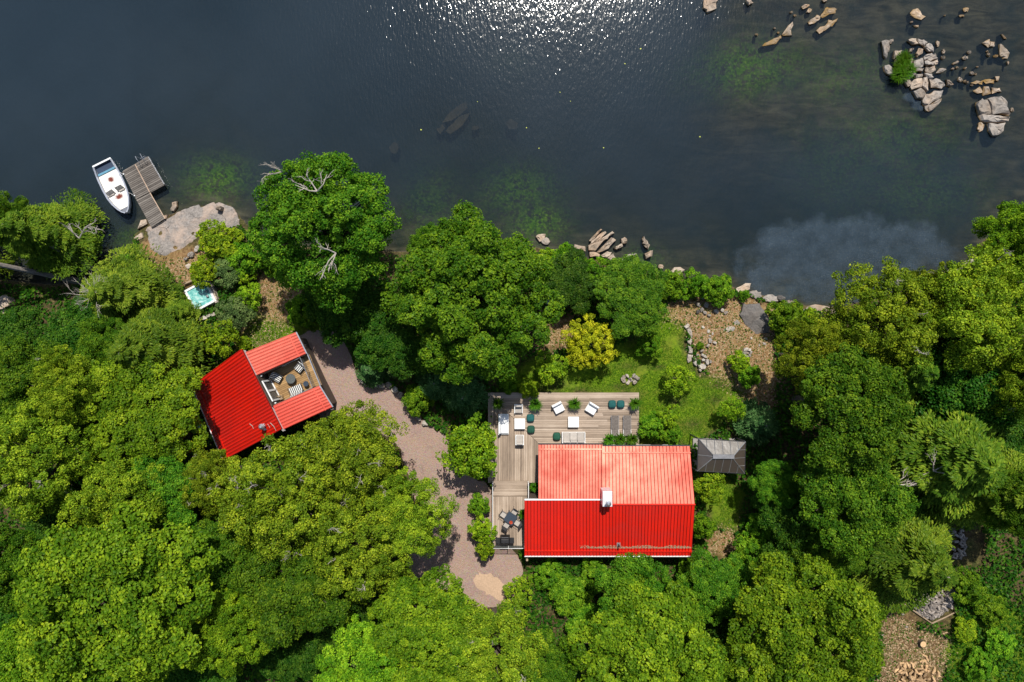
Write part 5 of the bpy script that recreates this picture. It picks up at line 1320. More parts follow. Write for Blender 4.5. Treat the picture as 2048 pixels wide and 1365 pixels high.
LLAB = ['small flat rock above the long lumpy pair near the top', 'small rock between the topmost flat rock and the lumpy pair', 'lower left half of the long lumpy rock pair', 'upper right half of the long lumpy rock pair', 'long smooth slanted rock below the lumpy pair',
 'broad upper piece of the slanted rock left of the lumpy pair', 'thin lower tail of the slanted rock left of the lumpy pair', 'rock cut by the top edge above the lumpy pair', 'pale leaf shaped flat rock standing alone above the islet', 'thin low rock just under the lone leaf shaped one',
 'rounded rock right of the lone leaf shaped one near the top', 'flat rock just below the rounded one near the top', 'left half of the split rock right of the islet', 'right half of the split rock right of the islet', 'big smooth teardrop rock at the far right in the lake', 'thin slanted rock above the teardrop rock',
 'left of two long low rocks above the large pale hump', 'right of two long low rocks above the large pale hump', 'narrow upright stone at the end of the low rocks above the pale hump', 'left rough block on top of the large pale hump', 'middle rough block on top of the large pale hump', 'right rough block on top of the large pale hump', 'small orange brown rock at the lower left of the large pale hump']
for q, lab in zip(LOOSE, LLAB):
    rock_px(topright(q), rr.uniform(.08, .20), ROCK, label=lab, group='flat rocks in the upper right shallows')
for cx, cy, rx, ry in ((335, 118, 12, 10), (213, 245, 11, 8), (185, 213, 10, 7), (50, 258, 14, 9), (310, 92, 12, 9), (1210, 165, 9, 7), (1405, 325, 15, 25), (1448, 385, 12, 18), (1445, 430, 16, 14), (1640, 392, 16, 11), (1610, 432, 24, 14),
                       (1785, 410, 12, 15), (1838, 422, 20, 13), (1540, 470, 28, 9), (1548, 507, 11, 9), (1515, 515, 12, 8), (1608, 512, 10, 9), (1660, 548, 17, 13), (1685, 555, 11, 9), (1700, 502, 10, 6), (1572, 597, 20, 17), (1605, 610, 12, 11), (1625, 617, 10, 9),
                       (1960, 820, 14, 17), (1775, 385, 9, 7), (1458, 118, 8, 6), (1660, 640, 10, 7), (1930, 470, 7, 16)):
    q = topright(ell(cx, cy, rx, ry, rr.uniform(-.4, .4))); rock_px(q, rr.uniform(.10, .2), ROCKG if rx > 15 else ROCK, label='small stone poking out of the upper right shallows', group='small stones in the upper right shallows')
for q, lab in (([(1408, 0), (1420, -8), (1436, 0), (1432, 15), (1415, 27), (1407, 15)], 'pale jagged rock at the top edge beside the sun glitter'), ([(1492, 2), (1500, -4), (1506, 6), (1498, 10)], 'small rock at the top edge right of the jagged one')):
    rock_px(q, .3, ROCK, label=lab)
# striped ledge on the shore and the stones about it
def ledge(pts): return Zm(pts, 11.38, 1140, 440)
outcrop('rock_ledge', 'striped ledge of tan rock ribs running into the water at the shore', [ledge(q) for q in (
 [(440, 480), (580, 310), (690, 210), (740, 215), (600, 380), (470, 490)], [(440, 570), (560, 430), (760, 260), (840, 270), (700, 400), (540, 560), (470, 600)],
 [(410, 620), (560, 570), (760, 420), (960, 250), (1020, 290), (880, 380), (720, 520), (560, 690), (430, 720)], [(600, 740), (760, 600), (960, 400), (1060, 440), (900, 580), (740, 720)],
 [(80, 640), (110, 550), (350, 600), (350, 720), (200, 690)], [(690, 820), (850, 710), (960, 740), (840, 870)], [(850, 880), (980, 760), (1060, 900), (1000, 930)], [(440, 740), (560, 720), (700, 790), (680, 850), (450, 840)], [(1000, 640), (1180, 530), (1210, 600), (1060, 680)])], .38, ROCK)
for q, m_, lab in (([(1160, 430), (1240, 390), (1310, 450), (1300, 530), (1190, 550)], ROCK, 'tan stone at the tip of the striped ledge'), ([(1260, 820), (1380, 770), (1510, 760), (1520, 870), (1500, 960), (1350, 960), (1280, 900)], ROCKG, 'big grey boulder on the shore right of the striped ledge'),
 ([(1640, 440), (1680, 370), (1760, 480), (1820, 580), (1790, 670), (1720, 620), (1650, 540)], ROCK, 'upright leaf shaped rock in the water right of the ledge'), ([(1690, 770), (1830, 700), (1890, 700), (1870, 830), (1740, 910), (1710, 850)], ROCK, 'angular pinkish rock below the leaf shaped one'),
 ([(1050, 930), (1200, 880), (1260, 950), (1200, 1010), (1080, 1010)], ROCKG, 'grey stone at the foot of the ledge in the bushes'), ([(1860, 1110), (1920, 1090), (1990, 1160), (1960, 1230), (1890, 1200)], ROCKG, 'grey stone by the left end of the shore hedge')):
    rock_px(ledge(q), .35, m_, label=lab)
for q, h_, m_, lab in (([(1071, 474), (1078, 468), (1092, 468), (1090, 478), (1080, 484)], .25, ROCK, 'tan rock in the water right of the huge maple'), ([(1083, 480), (1093, 475), (1101, 484), (1096, 490), (1086, 488)], .25, ROCKG, 'second rock in the water right of the huge maple'), (ell(1322, 534, 6, 5), .25, ROCK, 'small tan rock in the water off the shore hedge'),
 ([(1340, 545), (1348, 536), (1362, 534), (1370, 542), (1360, 550)], .4, ROCK, 'pale flat rock in front of the shore hedge'), ([(1470, 582), (1480, 574), (1504, 567), (1500, 578), (1480, 590)], .35, ROCK, 'striped tan rock at the shore left of the dark slab'),
 (ell(1512, 590, 14, 8), .35, ROCKG, 'mossy stone on the shore above the dark slab'), (ell(1545, 598, 20, 7), .4, ROCKG, 'grey shore stone above the bright bush'), (ell(1562, 597, 9, 6), .5, ROCKD, 'dark shore stone right of the grey one'), (ell(1580, 606, 9, 6), .45, ROCKG, 'shore stone at the right end of the row'),
 ([(1600, 622), (1620, 612), (1645, 610), (1672, 622), (1650, 632), (1615, 632)], .3, ROCK, 'flat tan shore rock in the brown inlet'), ([(1838, 568), (1855, 560), (1868, 562), (1864, 572), (1845, 574)], .4, ROCKG, 'flat grey rock on the right hand shore'), ([(1893, 545), (1912, 533), (1930, 537), (1936, 548), (1915, 556), (1895, 558)], .6, ROCKG, 'big grey boulder on the right hand shore'),
 ([(1926, 525), (1946, 518), (1950, 527), (1930, 532)], .5, ROCKG, 'narrow stone under the tree on the right hand shore'), (ell(1872, 567, 8, 5), .3, ROCKD, 'dark stone left of the big right shore boulder'),
 (ell(8, 610, 16, 22), .5, ROCK, 'pale rock at the left picture edge in the forest'), ([(1345, 1195), (1352, 1182), (1358, 1196), (1354, 1208), (1347, 1205)], .5, ROCK, 'pale stone in the clearing below the cottage'), (ell(380, 533, 7, 5), .2, ROCKL, 'pale pink stone on the path below the flat dock rock')):
    rock_px(q, h_, m_, label=lab)
# flat bedrock by the dock
def slab(name, label, poly, z0, hump, mat, step=0.35, rough=.05):
    f = lambda x, y, d: np.maximum(z0 + hump * smooth01(d / 1.6), gz(x, y) + .05 + .06 * smooth01(d / 0.8)) + rough * wob(x * 2.3, y * 2.3) * np.clip(d, 0, .5) * 2 - 0.10 * (d < 0.05)
    me = sheet(name, poly, step, f, mat, rr, .05, skirt=.8)
    return tag(link(name, me), label, 'rock')
Zd = lambda pts: Zm(pts, 4.875, 150, 280)
slab('bedrock_slab', 'broad flat grey bedrock slab where the dock lands', WP(Zd([(670, 870), (720, 830), (880, 770), (1010, 690), (1190, 625), (1215, 650), (1300, 610), (1420, 610), (1520, 650), (1570, 720), (1595, 840), (1500, 900), (1340, 870), (1250, 900), (1190, 1000), (1040, 1100), (930, 1150), (840, 1140), (750, 1080), (700, 960)]), .5), .32, .38, SLABG, .3, .09)
for q, h_, lab in (([(930, 690), (950, 610), (990, 595), (995, 650), (960, 700)], .3, 'brown rock in the water right of the gangway'), ([(600, 870), (640, 780), (690, 770), (700, 820), (620, 865)], .28, 'orange brown rock left of the gangway foot'), ([(575, 960), (650, 905), (665, 950), (600, 985)], .3, 'tan rock at the left side of the bedrock slab'), ([(860, 740), (900, 730), (895, 770), (870, 775)], .35, 'small tan rock at the right foot of the gangway'), ([(1380, 640), (1430, 650), (1420, 690), (1370, 680)], 1.0, 'brown knob on the right part of the bedrock slab')):
    rock_px(Zd(q), h_, ROCK, label=lab)
for q, lab in (((1205, 1065, 42, 30, -.8), 'largest stone in the short row beside the bedrock slab'), ((1140, 1125, 38, 26, -.6), 'middle stone in the short row beside the bedrock slab'), ((1090, 1165, 22, 14, -.6), 'smallest stone in the short row beside the bedrock slab')):
    rock_px(Zd(ell(*q)), .35, ROCKG, 'stone', lab, 'stone')
slab('bedrock_slab', 'smooth dark grey bedrock slab on the dry slope', WP(Zm([(1380, 650), (1400, 580), (1500, 575), (1545, 640), (1570, 700), (1565, 760), (1480, 785), (1410, 715)], 3.1, 1040, 420), 1.6), 1.05, .45, SLABD, .35, .06)
for q, lab in (([(1035, 390), (1120, 330), (1250, 335), (1240, 410), (1130, 440)], 'flat pale bedrock patch on the dry slope'), ([(1220, 240), (1300, 190), (1370, 260), (1310, 310), (1240, 300)], 'flat bluish bedrock patch on the dry slope')):
    rock_px(Zm(q, 9.75, 1340, 620), .06, ROCKG, 'bedrock_slab', lab, 'rock')
# rough dry wall on the lawn edge
wallst = [[(260, 330), (340, 265), (370, 300), (350, 350), (300, 375)], [(325, 390), (370, 345), (410, 400), (425, 540), (405, 550), (360, 480)], [(320, 590), (340, 550), (400, 560), (412, 620), (390, 690), (340, 660)], [(335, 710), (385, 710), (425, 760), (425, 855), (345, 850)],
 [(320, 920), (350, 860), (385, 880), (405, 960), (400, 1000), (350, 1040), (320, 1010)], [(430, 930), (480, 915), (495, 970), (440, 1005)], [(440, 1030), (490, 990), (530, 1060), (490, 1095), (450, 1070)], [(530, 1080), (600, 1050), (680, 1070), (675, 1130), (630, 1160), (550, 1130)],
 [(535, 1150), (590, 1150), (600, 1190), (575, 1215), (540, 1180)], [(590, 870), (620, 845), (680, 890), (715, 935), (680, 940), (610, 910)], [(600, 970), (640, 945), (670, 970), (650, 1005), (610, 1000)], [(680, 960), (735, 960), (745, 1040), (720, 1085), (690, 1060)],
 [(745, 980), (790, 985), (795, 1030), (755, 1045)], [(570, 810), (630, 770), (650, 790), (590, 830)], [(510, 980), (560, 960), (570, 1040), (540, 1050)], [(390, 890), (430, 880), (425, 930), (395, 940)], [(490, 870), (540, 860), (550, 890), (500, 905)]]
for q in wallst: rock_px(Zm(q, 9.75, 1340, 620), rr.uniform(.28, .45), ROCKL, 'stone', 'rough fieldstone in the crooked low wall at the lawn edge', 'stone', 'stones of the low wall at the lawn edge')
for q, lab in (([(735, 570), (790, 545), (815, 600), (800, 650), (750, 645)], 'square grey stone on the dry slope'), ([(820, 640), (850, 615), (900, 640), (885, 680), (850, 665)], 'pale stone right of the square one on the dry slope'), ([(690, 720), (730, 660), (760, 680), (740, 730)], 'dark stone below the square one on the dry slope')):
    rock_px(Zm(q, 9.75, 1340, 620), .3, ROCKL, 'stone', lab, 'stone')
def ring(cx, cy, rx, ry, n, r_, lab, grp, core=True):
    for k in range(n):
        t = 6.283 * k / n + rr.normal(0, .12); f = rr.uniform(.85, 1.1)
        rock_px(ell(cx + rx * f * math.cos(t), cy + ry * f * math.sin(t), r_ * rr.uniform(.75, 1.3), r_ * rr.uniform(.6, 1.0), rr.uniform(0, 3)), rr.uniform(.2, .4), ROCKL, 'stone', lab, 'stone', grp)
    if core:
        for k in range(n):
            rock_px(ell(cx + rx * .55 * rr.normal(0, .6), cy + ry * .5 * rr.normal(0, .6), r_ * .6, r_ * .5, rr.uniform(0, 3)), rr.uniform(.1, .25), (ROCKL, ROCKD, ROCK)[k % 3], 'stone', lab, 'stone', grp)
ring(1259, 758, 15, 7, 10, 4.2, 'stone of the fire ring in the middle of the lawn', 'fire ring stones on the lawn')
ring(1493, 706, 7, 8, 8, 3.6, 'stone of the small heap at the right of the dry slope', 'small stone heap on the dry slope')
for cx, cy, r_ in ((1396, 610, 5), (1412, 611, 6), (1403, 620, 4.5), (1395, 624, 4.5), (1409, 626, 4.5), (1417, 631, 4), (1432, 624, 5), (1444, 621, 4), (1451, 626, 4.5), (1405, 597, 3.5), (1440, 612, 4)):
    rock_px(ell(cx, cy, r_, r_ * .8, rr.uniform(0, 3)), .28, (ROCKD, ROCKL, ROCKG)[int(cx) % 3], 'stone', 'loose stone in the scatter below the shore hedge', 'stone', 'stone scatter below the shore hedge')
for cx, cy, r_ in ((1405, 655, 3.5), (1416, 663, 4), (1424, 668, 3), (1418, 672, 2.5), (1501, 677, 3), (1530, 678, 3.5), (1527, 688, 4), (1517, 691, 2.5)):
    rock_px(ell(cx, cy, r_, r_ * .7, rr.uniform(0, 3)), .12, ROCKL, 'stone', 'small pale stone lying alone on the dry slope', 'stone', 'scattered small stones on the dry slope')
for i, (zx, zy, r1, r2, a) in enumerate(((150, 700, 38, 26, .7), (178, 728, 26, 20, .6), (235, 748, 38, 28, .1), (303, 748, 34, 26, 0), (370, 745, 38, 32, .2), (445, 738, 42, 34, .3), (515, 795, 52, 32, .8), (582, 852, 36, 34, .9), (625, 907, 26, 36, -.2), (660, 962, 28, 30, .2), (690, 1000, 26, 28, 0), (712, 1040, 24, 22, 0), (740, 1058, 22, 22, 0), (772, 1098, 20, 24, 0), (795, 1130, 20, 20, 0), (857, 1172, 40, 32, .1))):
    rock_px(Zm(ell(zx, zy, r1, r2, a, 9), 5.687, 700, 640), .42, ROCKL, 'stone', 'white grey boulder in the row edging the driveway' if i < 15 else 'single round boulder at the lower end of the row edging the driveway', 'stone', 'boulders edging the driveway')
# stones under water
for q in ([(885, 245), (915, 212), (932, 205), (936, 214), (905, 240)], [(890, 262), (920, 232), (940, 226), (925, 250), (900, 268)], [(872, 258), (884, 248), (890, 256), (880, 268)], [(1012, 243), (1022, 238), (1036, 246), (1034, 258), (1018, 258)], ell(950, 256, 8, 5), ell(788, 296, 9, 11)):
    c_ = np.mean(np.array(q), 0); rock_px(q, .2, ROCKU, 'submerged_rock', 'brown rock dimly seen under the dark water', 'rock', 'rocks under the water', zt=-0.32, zbase=-1.6)

# ------------------------------------------------------------------ grass tufts and planters
def blades(rng, n, r, h, spread, w=0.03):
    a = rng.uniform(0, 6.28, n); rad = r * np.sqrt(rng.uniform(0, 1, n)); b = np.c_[rad * np.cos(a), rad * np.sin(a), np.zeros(n)]
    o_ = np.c_[np.cos(a), np.sin(a), np.zeros(n)] * (spread * rng.uniform(.2, 1, n))[:, None] + rng.normal(0, .06 * h, (n, 3)); hh = h * rng.uniform(.6, 1.1, n)
    m = b + o_ * .35; m[:, 2] = hh * .75; t_ = b + o_; t_[:, 2] = hh * (1 - .35 * rng.uniform(0, 1, n))
    s = np.c_[-np.sin(a), np.cos(a), np.zeros(n)] * w
    V = np.stack([b - s * .6, b + s * .6, m + s, m - s, m - s, m + s, t_ + s * .15, t_ - s * .15], 1).reshape(-1, 3)
    return V, np.arange(8 * n).reshape(-1, 4)
TUFTM = leaf_mat('tuft_blade', (0.08, 0.19, 0.006), (0.12, 0.26, 0.008), (0.20, 0.33, 0.015))
for i, (cx, cy, r_) in enumerate(((1806, 122, .5), (1811, 142, .55), (1800, 132, .4), (1796, 152, .45))):
    V, F = blades(rr, 420, r_, .75, .55, .022); p = P(cx, cy, .4)
    o = tag(link('grass_tuft', np_mesh('grass_tuft', V, F, TUFTM)), ('topmost', 'rightmost', 'middle', 'lowest')[i] + ' bright green grass tuft on the cracked granite islet', 'grass', 'grass on the islet'); o.location = (p.x, p.y, .12)
def planter(px, py, z, r, label, h=.45, group='planters on the main deck'):
    p = P(px, py, z + .6); t_ = thing('planter', label, 'planter', (p.x, p.y, z), rr.uniform(0, 6), group)
    MB().lathe([(r * .5, 0), (r * .62, h * .6), (r * .66, h), (r * .56, h), (r * .55, h * .85)], 14).build('pot', POT, t_)
    V, F = blades(rr, 170, r * .45, .65, r * 1.05, .035); V[:, 2] += h * .8
    link('leaves', np_mesh('leaves', V, F, LEAF['shrub']), t_)
for px_, py_, lab in ((995, 807, 'leftmost leafy planter at the upper edge of the main deck'), (1071, 809, 'leafy planter beside the upper armchair on the main deck'), (1148.5, 808, 'leafy planter between the two tilted white chairs'), (1270, 807, 'leafy planter at the upper right corner of the main deck')):
    planter(px_, py_, DZ, .5, lab)
for px_, lab in ((1218, 'left'), (1241, 'middle'), (1264, 'right')): planter(px_, 879, DZ, .48, f'{lab} one of three planters under the cottage eave')
planter(1046, 1027, LZ, .38, 'leafy planter behind the dining chairs by the cottage wall'); planter(1068, 974, DZ, .35, 'small leafy planter in the nook above the side deck')

# ------------------------------------------------------------------ deck furniture
def furn(name, label, cat, px, py, z, ang, group=None):
    p = P(px, py, z); return thing(name, label, cat, p, ang, group)
def legs(t_, w, d, h, mat, s=.05):
    for sx in (-1, 1):
        for sy in (-1, 1): MB().box((sx * (w / 2 - s), sy * (d / 2 - s), h / 2), (s, s, h)).build('leg', mat, t_)
def cushion_box(c, d, t_, mat, name, bev=.05): return MB().box(c, d).build(name, mat, t_, bevel=bev)
k_ = (H - DZ) / H / S
def covered_chair(px, py, w, d, ang, label, grp):      # white lounge chair, back towards +y
    t_ = furn('lounge_chair', label, 'chair', px, py, DZ + .3, ang, grp); t_.location.z = DZ
    MB().box((0, 0, .22), (w, d, .14)).build('frame', WHITE, t_, bevel=.02); legs(t_, w, d, .15, WHITE)
    cushion_box((0, -.06, .36), (w * .94, d * .84, .16), t_, WHITEF, 'seat_cushion')
    mb = MB(); y0 = d / 2; mb.hexa([(-w / 2, y0 - .26, .40), (w / 2, y0 - .26, .40), (w / 2, y0 - .02, .30), (-w / 2, y0 - .02, .30)], [(-w / 2, y0 - .14, .80), (w / 2, y0 - .14, .80), (w / 2, y0, .80), (-w / 2, y0, .80)])
    mb.build('backrest', WHITEF, t_, bevel=.04)
covered_chair(1116.5, 816, .90, .86, math.radians(27), 'white lounge chair turned right, left of the middle planter', 'white lounge chairs')
covered_chair(1183.5, 817.5, .92, .88, math.radians(-31), 'white lounge chair turned left, right of the middle planter', 'white lounge chairs')
def ottoman(px, py, lab):
    t_ = furn('low_table', lab, 'table', px, py, DZ + .4, 0, 'white square tables'); t_.location.z = DZ
    MB().box((0, 0, .39), (.92, .92, .09)).build('top', WHITEF, t_, bevel=.02); MB().box((0, 0, .20), (.84, .84, .28)).build('apron', WHITE, t_, bevel=.01); legs(t_, .86, .86, .07, WHITE)
ottoman(1039.5, 848, 'white square table beside the two dark poufs'); ottoman(1147, 844.5, 'white square table above the three seat sofa')
def sofa(px, py, w, d, ang, lab, n, fab, frame, name='sofa', cat='sofa', arms=True):   # back towards +y
    t_ = furn(name, lab, cat, px, py, DZ + .4, ang); t_.location.z = DZ
    MB().box((0, 0, .20), (w, d, .10)).build('frame', frame, t_, bevel=.015); legs(t_, w, d, .16, frame)
    MB().box((0, d / 2 - .05, .45), (w, .07, .5)).build('back_frame', frame, t_, bevel=.015)
    if arms:
        for s in (-1, 1): MB().box((s * (w / 2 - .035), -.02, .38), (.07, d - .06, .34)).build('armrest', frame, t_, bevel=.015)
    iw = (w - .16) / n
    for i in range(n):
        x = -w / 2 + .08 + iw * (i + .5)
        cushion_box((x, -.09, .32), (iw * .97, d - .22, .16), t_, fab, 'seat_cushion'); 
        mb = MB().hexa([(x - iw * .48, d / 2 - .30, .40), (x + iw * .48, d / 2 - .30, .40), (x + iw * .48, d / 2 - .1, .36), (x - iw * .48, d / 2 - .1, .36)], [(x - iw * .48, d / 2 - .20, .82), (x + iw * .48, d / 2 - .20, .82), (x + iw * .48, d / 2 - .05, .82), (x - iw * .48, d / 2 - .05, .82)])
        mb.build('back_cushion', fab, t_, bevel=.05)
    return t_
sofa(1147, 875.5, 2.02, .92, math.pi, 'three seat sofa with grey beige cushions against the cottage eave', 3, BEIGE, WHITE)
sofa(1037, 818, .74, .78, 0, 'grey beige armchair with its back to the lawn', 1, BEIGE, WHITE, 'armchair', 'chair')
sofa(1039.3, 880.5, .74, .84, math.pi, 'grey beige armchair facing the lake near the cottage corner', 1, BEIGE, WHITE, 'armchair', 'chair')
t_ = sofa(1007, 849, 1.78, .92, math.pi / 2, 'white covered bench sofa at the left end of the main deck', 1, WHITEF, WHITE, arms=False)
MB().box((.84, -.02, .45), (.1, .84, .4)).build('armrest', WHITEF, t_, bevel=.03)
def pouf(px, py, mat, lab):
    t_ = furn('pouf', lab, 'pouf', px, py, DZ + .3, .02, 'dark round cornered poufs'); t_.location.z = DZ
    MB().lathe([(.26, 0), (.315, .06), (.33, .2), (.325, .30), (.30, .36), (.2, .40), (.02, .41)], 24, pw=3.6).build('body', mat, t_, smooth=True)
    MB().lathe([(.332, .185), (.336, .195), (.332, .205)], 24, pw=3.6).build('seam', mat, t_)
pouf(1061, 836.5, TEAL, 'teal pouf right of the left white table'); pouf(1062, 859.5, GREENF, 'green pouf below the teal one by the left table'); pouf(1113.7, 873.3, GREENF, 'green pouf left of the three seat sofa')
pouf(1224.6, 808.8, TEAL, 'left one of the teal pouf pair on the right'); pouf(1241.8, 808.8, TEAL, 'right one of the teal pouf pair on the right')
for px_, lab in ((1230, 'left grey sun lounger on the main deck'), (1254.3, 'right grey sun lounger on the main deck')):
    t_ = furn('sun_lounger', lab, 'sun lounger', px_, 851.5, DZ + .3, 0, 'grey sun loungers'); t_.location.z = DZ; w, L_ = .66, 1.75
    MB().hexa([(-w / 2 + .04, -.35, .27), (w / 2 - .04, -.35, .27), (w / 2 - .04, .87, .27), (-w / 2 + .04, .87, .27)], [(-w / 2 + .04, -.35, .30), (w / 2 - .04, -.35, .30), (w / 2 - .04, .87, .30), (-w / 2 + .04, .87, .30)]).build('seat', GREYF, t_)
    MB().hexa([(-w / 2 + .04, -.87, .42), (w / 2 - .04, -.87, .42), (w / 2 - .04, -.36, .275), (-w / 2 + .04, -.36, .275)], [(-w / 2 + .04, -.87, .45), (w / 2 - .04, -.87, .45), (w / 2 - .04, -.36, .305), (-w / 2 + .04, -.36, .305)]).build('backrest', GREYF, t_)
    for s in (-1, 1): MB().tube([(s * w / 2, .88, .29), (s * w / 2, -.36, .29), (s * w / 2, -.9, .43)], .022, 6).build('side_rail', GREYM, t_)
    legs(t_, w, 1.3, .28, GREYM, .04)
# dining set on the side deck
an = math.radians(-33)
td = furn('dining_table', 'square smoked glass dining table on the side deck', 'table', 1021, 1037.5, LZ + .7, an); td.location.z = LZ
MB().box((0, 0, .71), (.88, .88, .025)).build('top', TABLEG, td, bevel=.008); mb = MB()
for s in (-1, 1): mb.box((0, s * .44, .69), (.92, .04, .04)); mb.box((s * .44, 0, .69), (.04, .84, .04))
mb.build('rim', DARKM, td); legs(td, .88, .88, .69, DARKM)
p = P(1022, 1045, LZ + .75)
bw = thing('bowl', 'red bowl on the glass dining table', 'bowl', (p.x, p.y, LZ + .725)); MB().lathe([(.06, 0), (.13, .05), (.15, .10), (.13, .095), (.06, .03)], 14).build('body', TERRA, bw)
for k in range(4): MB().lathe([(.005, 0), (.045, .03), (.05, .06), (.03, .1), (.004, .11)], 8, (.06 * math.cos(k * 1.6), .06 * math.sin(k * 1.6), .04)).build('fruit', TERRA, bw)
for k, (px_, py_, lab) in enumerate(((1006.5, 1029.5, 'dining chair at the upper left of the glass table'), (1029, 1024.5, 'dining chair at the upper right of the glass table'), (1035, 1046.5, 'dining chair at the lower right of the glass table'), (1012.5, 1051, 'dining chair at the lower left of the glass table'))):
    p = P(px_, py_, LZ + .45); d2 = Vector((p.x - td.location.x, p.y - td.location.y)); ang = an + math.pi / 2 * round((math.atan2(d2.y, d2.x) - math.pi / 2 - an) / (math.pi / 2))
    t_ = thing('dining_chair', lab, 'chair', (p.x, p.y, LZ), ang, 'chairs at the glass table')
    cushion_box((0, -.03, .44), (.48, .46, .05), t_, BEIGE, 'seat', .015)
    MB().hexa([(-.24, .20, .46), (.24, .20, .46), (.24, .24, .46), (-.24, .24, .46)], [(-.24, .32, .92), (.24, .32, .92), (.24, .345, .92), (-.24, .345, .92)]).build('backrest', DARKM, t_)
    for s in (-1, 1): MB().tube([(s * .27, -.24, 0), (s * .27, -.24, .64), (s * .27, .25, .64), (s * .27, .30, .9)], .018, 6).build('armrest', DARKM, t_)
    for s in (-1, 1): MB().tube([(s * .26, .24, .45), (s * .26, .30, 0)], .018, 6).build('leg', DARKM, t_)
g_ = furn('barbecue', 'covered black barbecue in the lower corner of the side deck', 'barbecue', 1010, 1081, LZ + .8, 0); g_.location.z = LZ
MB().box((0, 0, .45), (.84, .56, .9)).build('cart', BLACKF, g_, bevel=.05)
mb = MB().hexa([(-.40, -.26, .9), (.40, -.26, .9), (.40, .26, .9), (-.40, .26, .9)], [(-.34, -.16, 1.16), (.34, -.16, 1.16), (.34, .18, 1.16), (-.34, .18, 1.16)]); mb.build('lid', BLACKF, g_, bevel=.05)
for s in (-1, 1): MB().box((s * .60, 0, .86), (.36, .5, .05)).build('side_shelf', BLACKF, g_, bevel=.02)
MB().tube([(-.25, .28, 1.0), (.25, .28, 1.0)], .018, 6).build('handle', GREYM, g_)
# cabin terrace furniture
def deckchair(px, py, ang, w, lab, name='lounge_chair', cat='chair'):
    p = P(px, py, FZ + .4); t_ = thing(name, lab, cat, (p.x, p.y, FZ), ang, 'striped seats on the cabin terrace')
    MB().box((0, -.05, .36), (w, .56, .10)).build('seat_cushion', STRIPE, t_, bevel=.03)
    MB().hexa([(-w / 2, .20, .40), (w / 2, .20, .40), (w / 2, .30, .36), (-w / 2, .30, .36)], [(-w / 2, .42, .86), (w / 2, .42, .86), (w / 2, .50, .84), (-w / 2, .50, .84)]).build('back_cushion', STRIPE, t_, bevel=.03)
    mb = MB()
    for s in (-1, 1): mb.tube([(s * (w / 2 + .03), -.32, 0), (s * (w / 2 + .03), -.30, .5), (s * (w / 2 + .03), .30, .5), (s * (w / 2 + .03), .44, .0)], .02, 6)
    mb.build('frame', DARKM, t_); MB().box((0, .0, .28), (w, .6, .04)).build('seat_frame', DARKM, t_)
deckchair(554.5, 756, math.radians(60), .62, 'striped chair by the sliding door on the cabin terrace'); deckchair(598.5, 736, math.radians(-40), .62, 'striped chair in the outer corner of the cabin terrace')
deckchair(591.5, 780, math.radians(203), 1.12, 'striped two seat bench on the cabin terrace', 'bench', 'bench')
def round_table(px, py, r, h, lab, mt):
    p = P(px, py, FZ + h); t_ = thing('round_table', lab, 'table', (p.x, p.y, FZ))
    MB().lathe([(r, h - .02), (r, h), (.01, h)], 24).build('top', mt, t_); MB().lathe([(r * 1.03, h - .03), (r * 1.03, h - .005), (r * .97, h - .005), (r * .97, h - .03)], 24).build('rim', DARKM, t_)
    for k in range(3): a = k * 2.094; MB().tube([(r * .8 * math.cos(a), r * .8 * math.sin(a), 0), (r * .6 * math.cos(a), r * .6 * math.sin(a), h - .02)], .016, 6).build('leg', DARKM, t_)
round_table(581, 758, .40, .5, 'round glass table in the middle of the cabin terrace', GLASS); round_table(611.5, 768, .22, .45, 'small dark round table at the cabin terrace railing', TABLEG)
p = P(560, 796, FZ + .4); t_ = thing('folding_chair', 'thin metal folding chair near the cabin roof edge', 'chair', (p.x, p.y, FZ), .4)
MB().box((0, 0, .43), (.4, .38, .02)).build('seat', WOODP, t_)
for s in (-1, 1): MB().tube([(s * .2, -.22, 0), (s * .2, .2, .82)], .014, 6).build('frame', DARKM, t_); MB().tube([(s * .2, .22, 0), (s * .2, -.18, .44)], .014, 6).build('leg', DARKM, t_)
MB().box((0, .19, .74), (.4, .02, .14)).build('backrest', WOODP, t_)

# ------------------------------------------------------------------ hot tub
hz = g1(*P(400, 590, 1.4).xy)
pt = P(400, 592, hz + .85); ht = thing('hot_tub', 'white hot tub with turquoise water half under the cedars', 'hot tub', (pt.x, pt.y, hz - .1), math.radians(28))
mb = MB(); o_, i_ = 1.05, .88
sq = lambda r, z: [(-r, -r, z), (r, -r, z), (r, r, z), (-r, r, z)]
mb.v = sq(o_, 0) + sq(o_, .95) + sq(i_, .95) + sq(i_ * .9, .5); mb.f = [(k, (k + 1) % 4, 4 + (k + 1) % 4, 4 + k) for k in range(4)] + [(4 + k, 4 + (k + 1) % 4, 8 + (k + 1) % 4, 8 + k) for k in range(4)] + [(8 + k, 8 + (k + 1) % 4, 12 + (k + 1) % 4, 12 + k) for k in range(4)] + [(12, 13, 14, 15)]
mb.build('shell', WHITE, ht, fix=True)
MB().box((0, 0, .84), (i_ * 1.96, i_ * 1.96, .03)).build('water', HOTW, ht)
for k in range(3): MB().lathe([(.10, 0), (.12, .04), (.08, .10), (.01, .11)], 10, (.55 + .12 * (k == 1), .50 - .42 * k, .93)).build('headrest', GREYM, ht)
MB().box((.93, .6, .975), (.12, .3, .04)).build('control_panel', DARKM, ht)
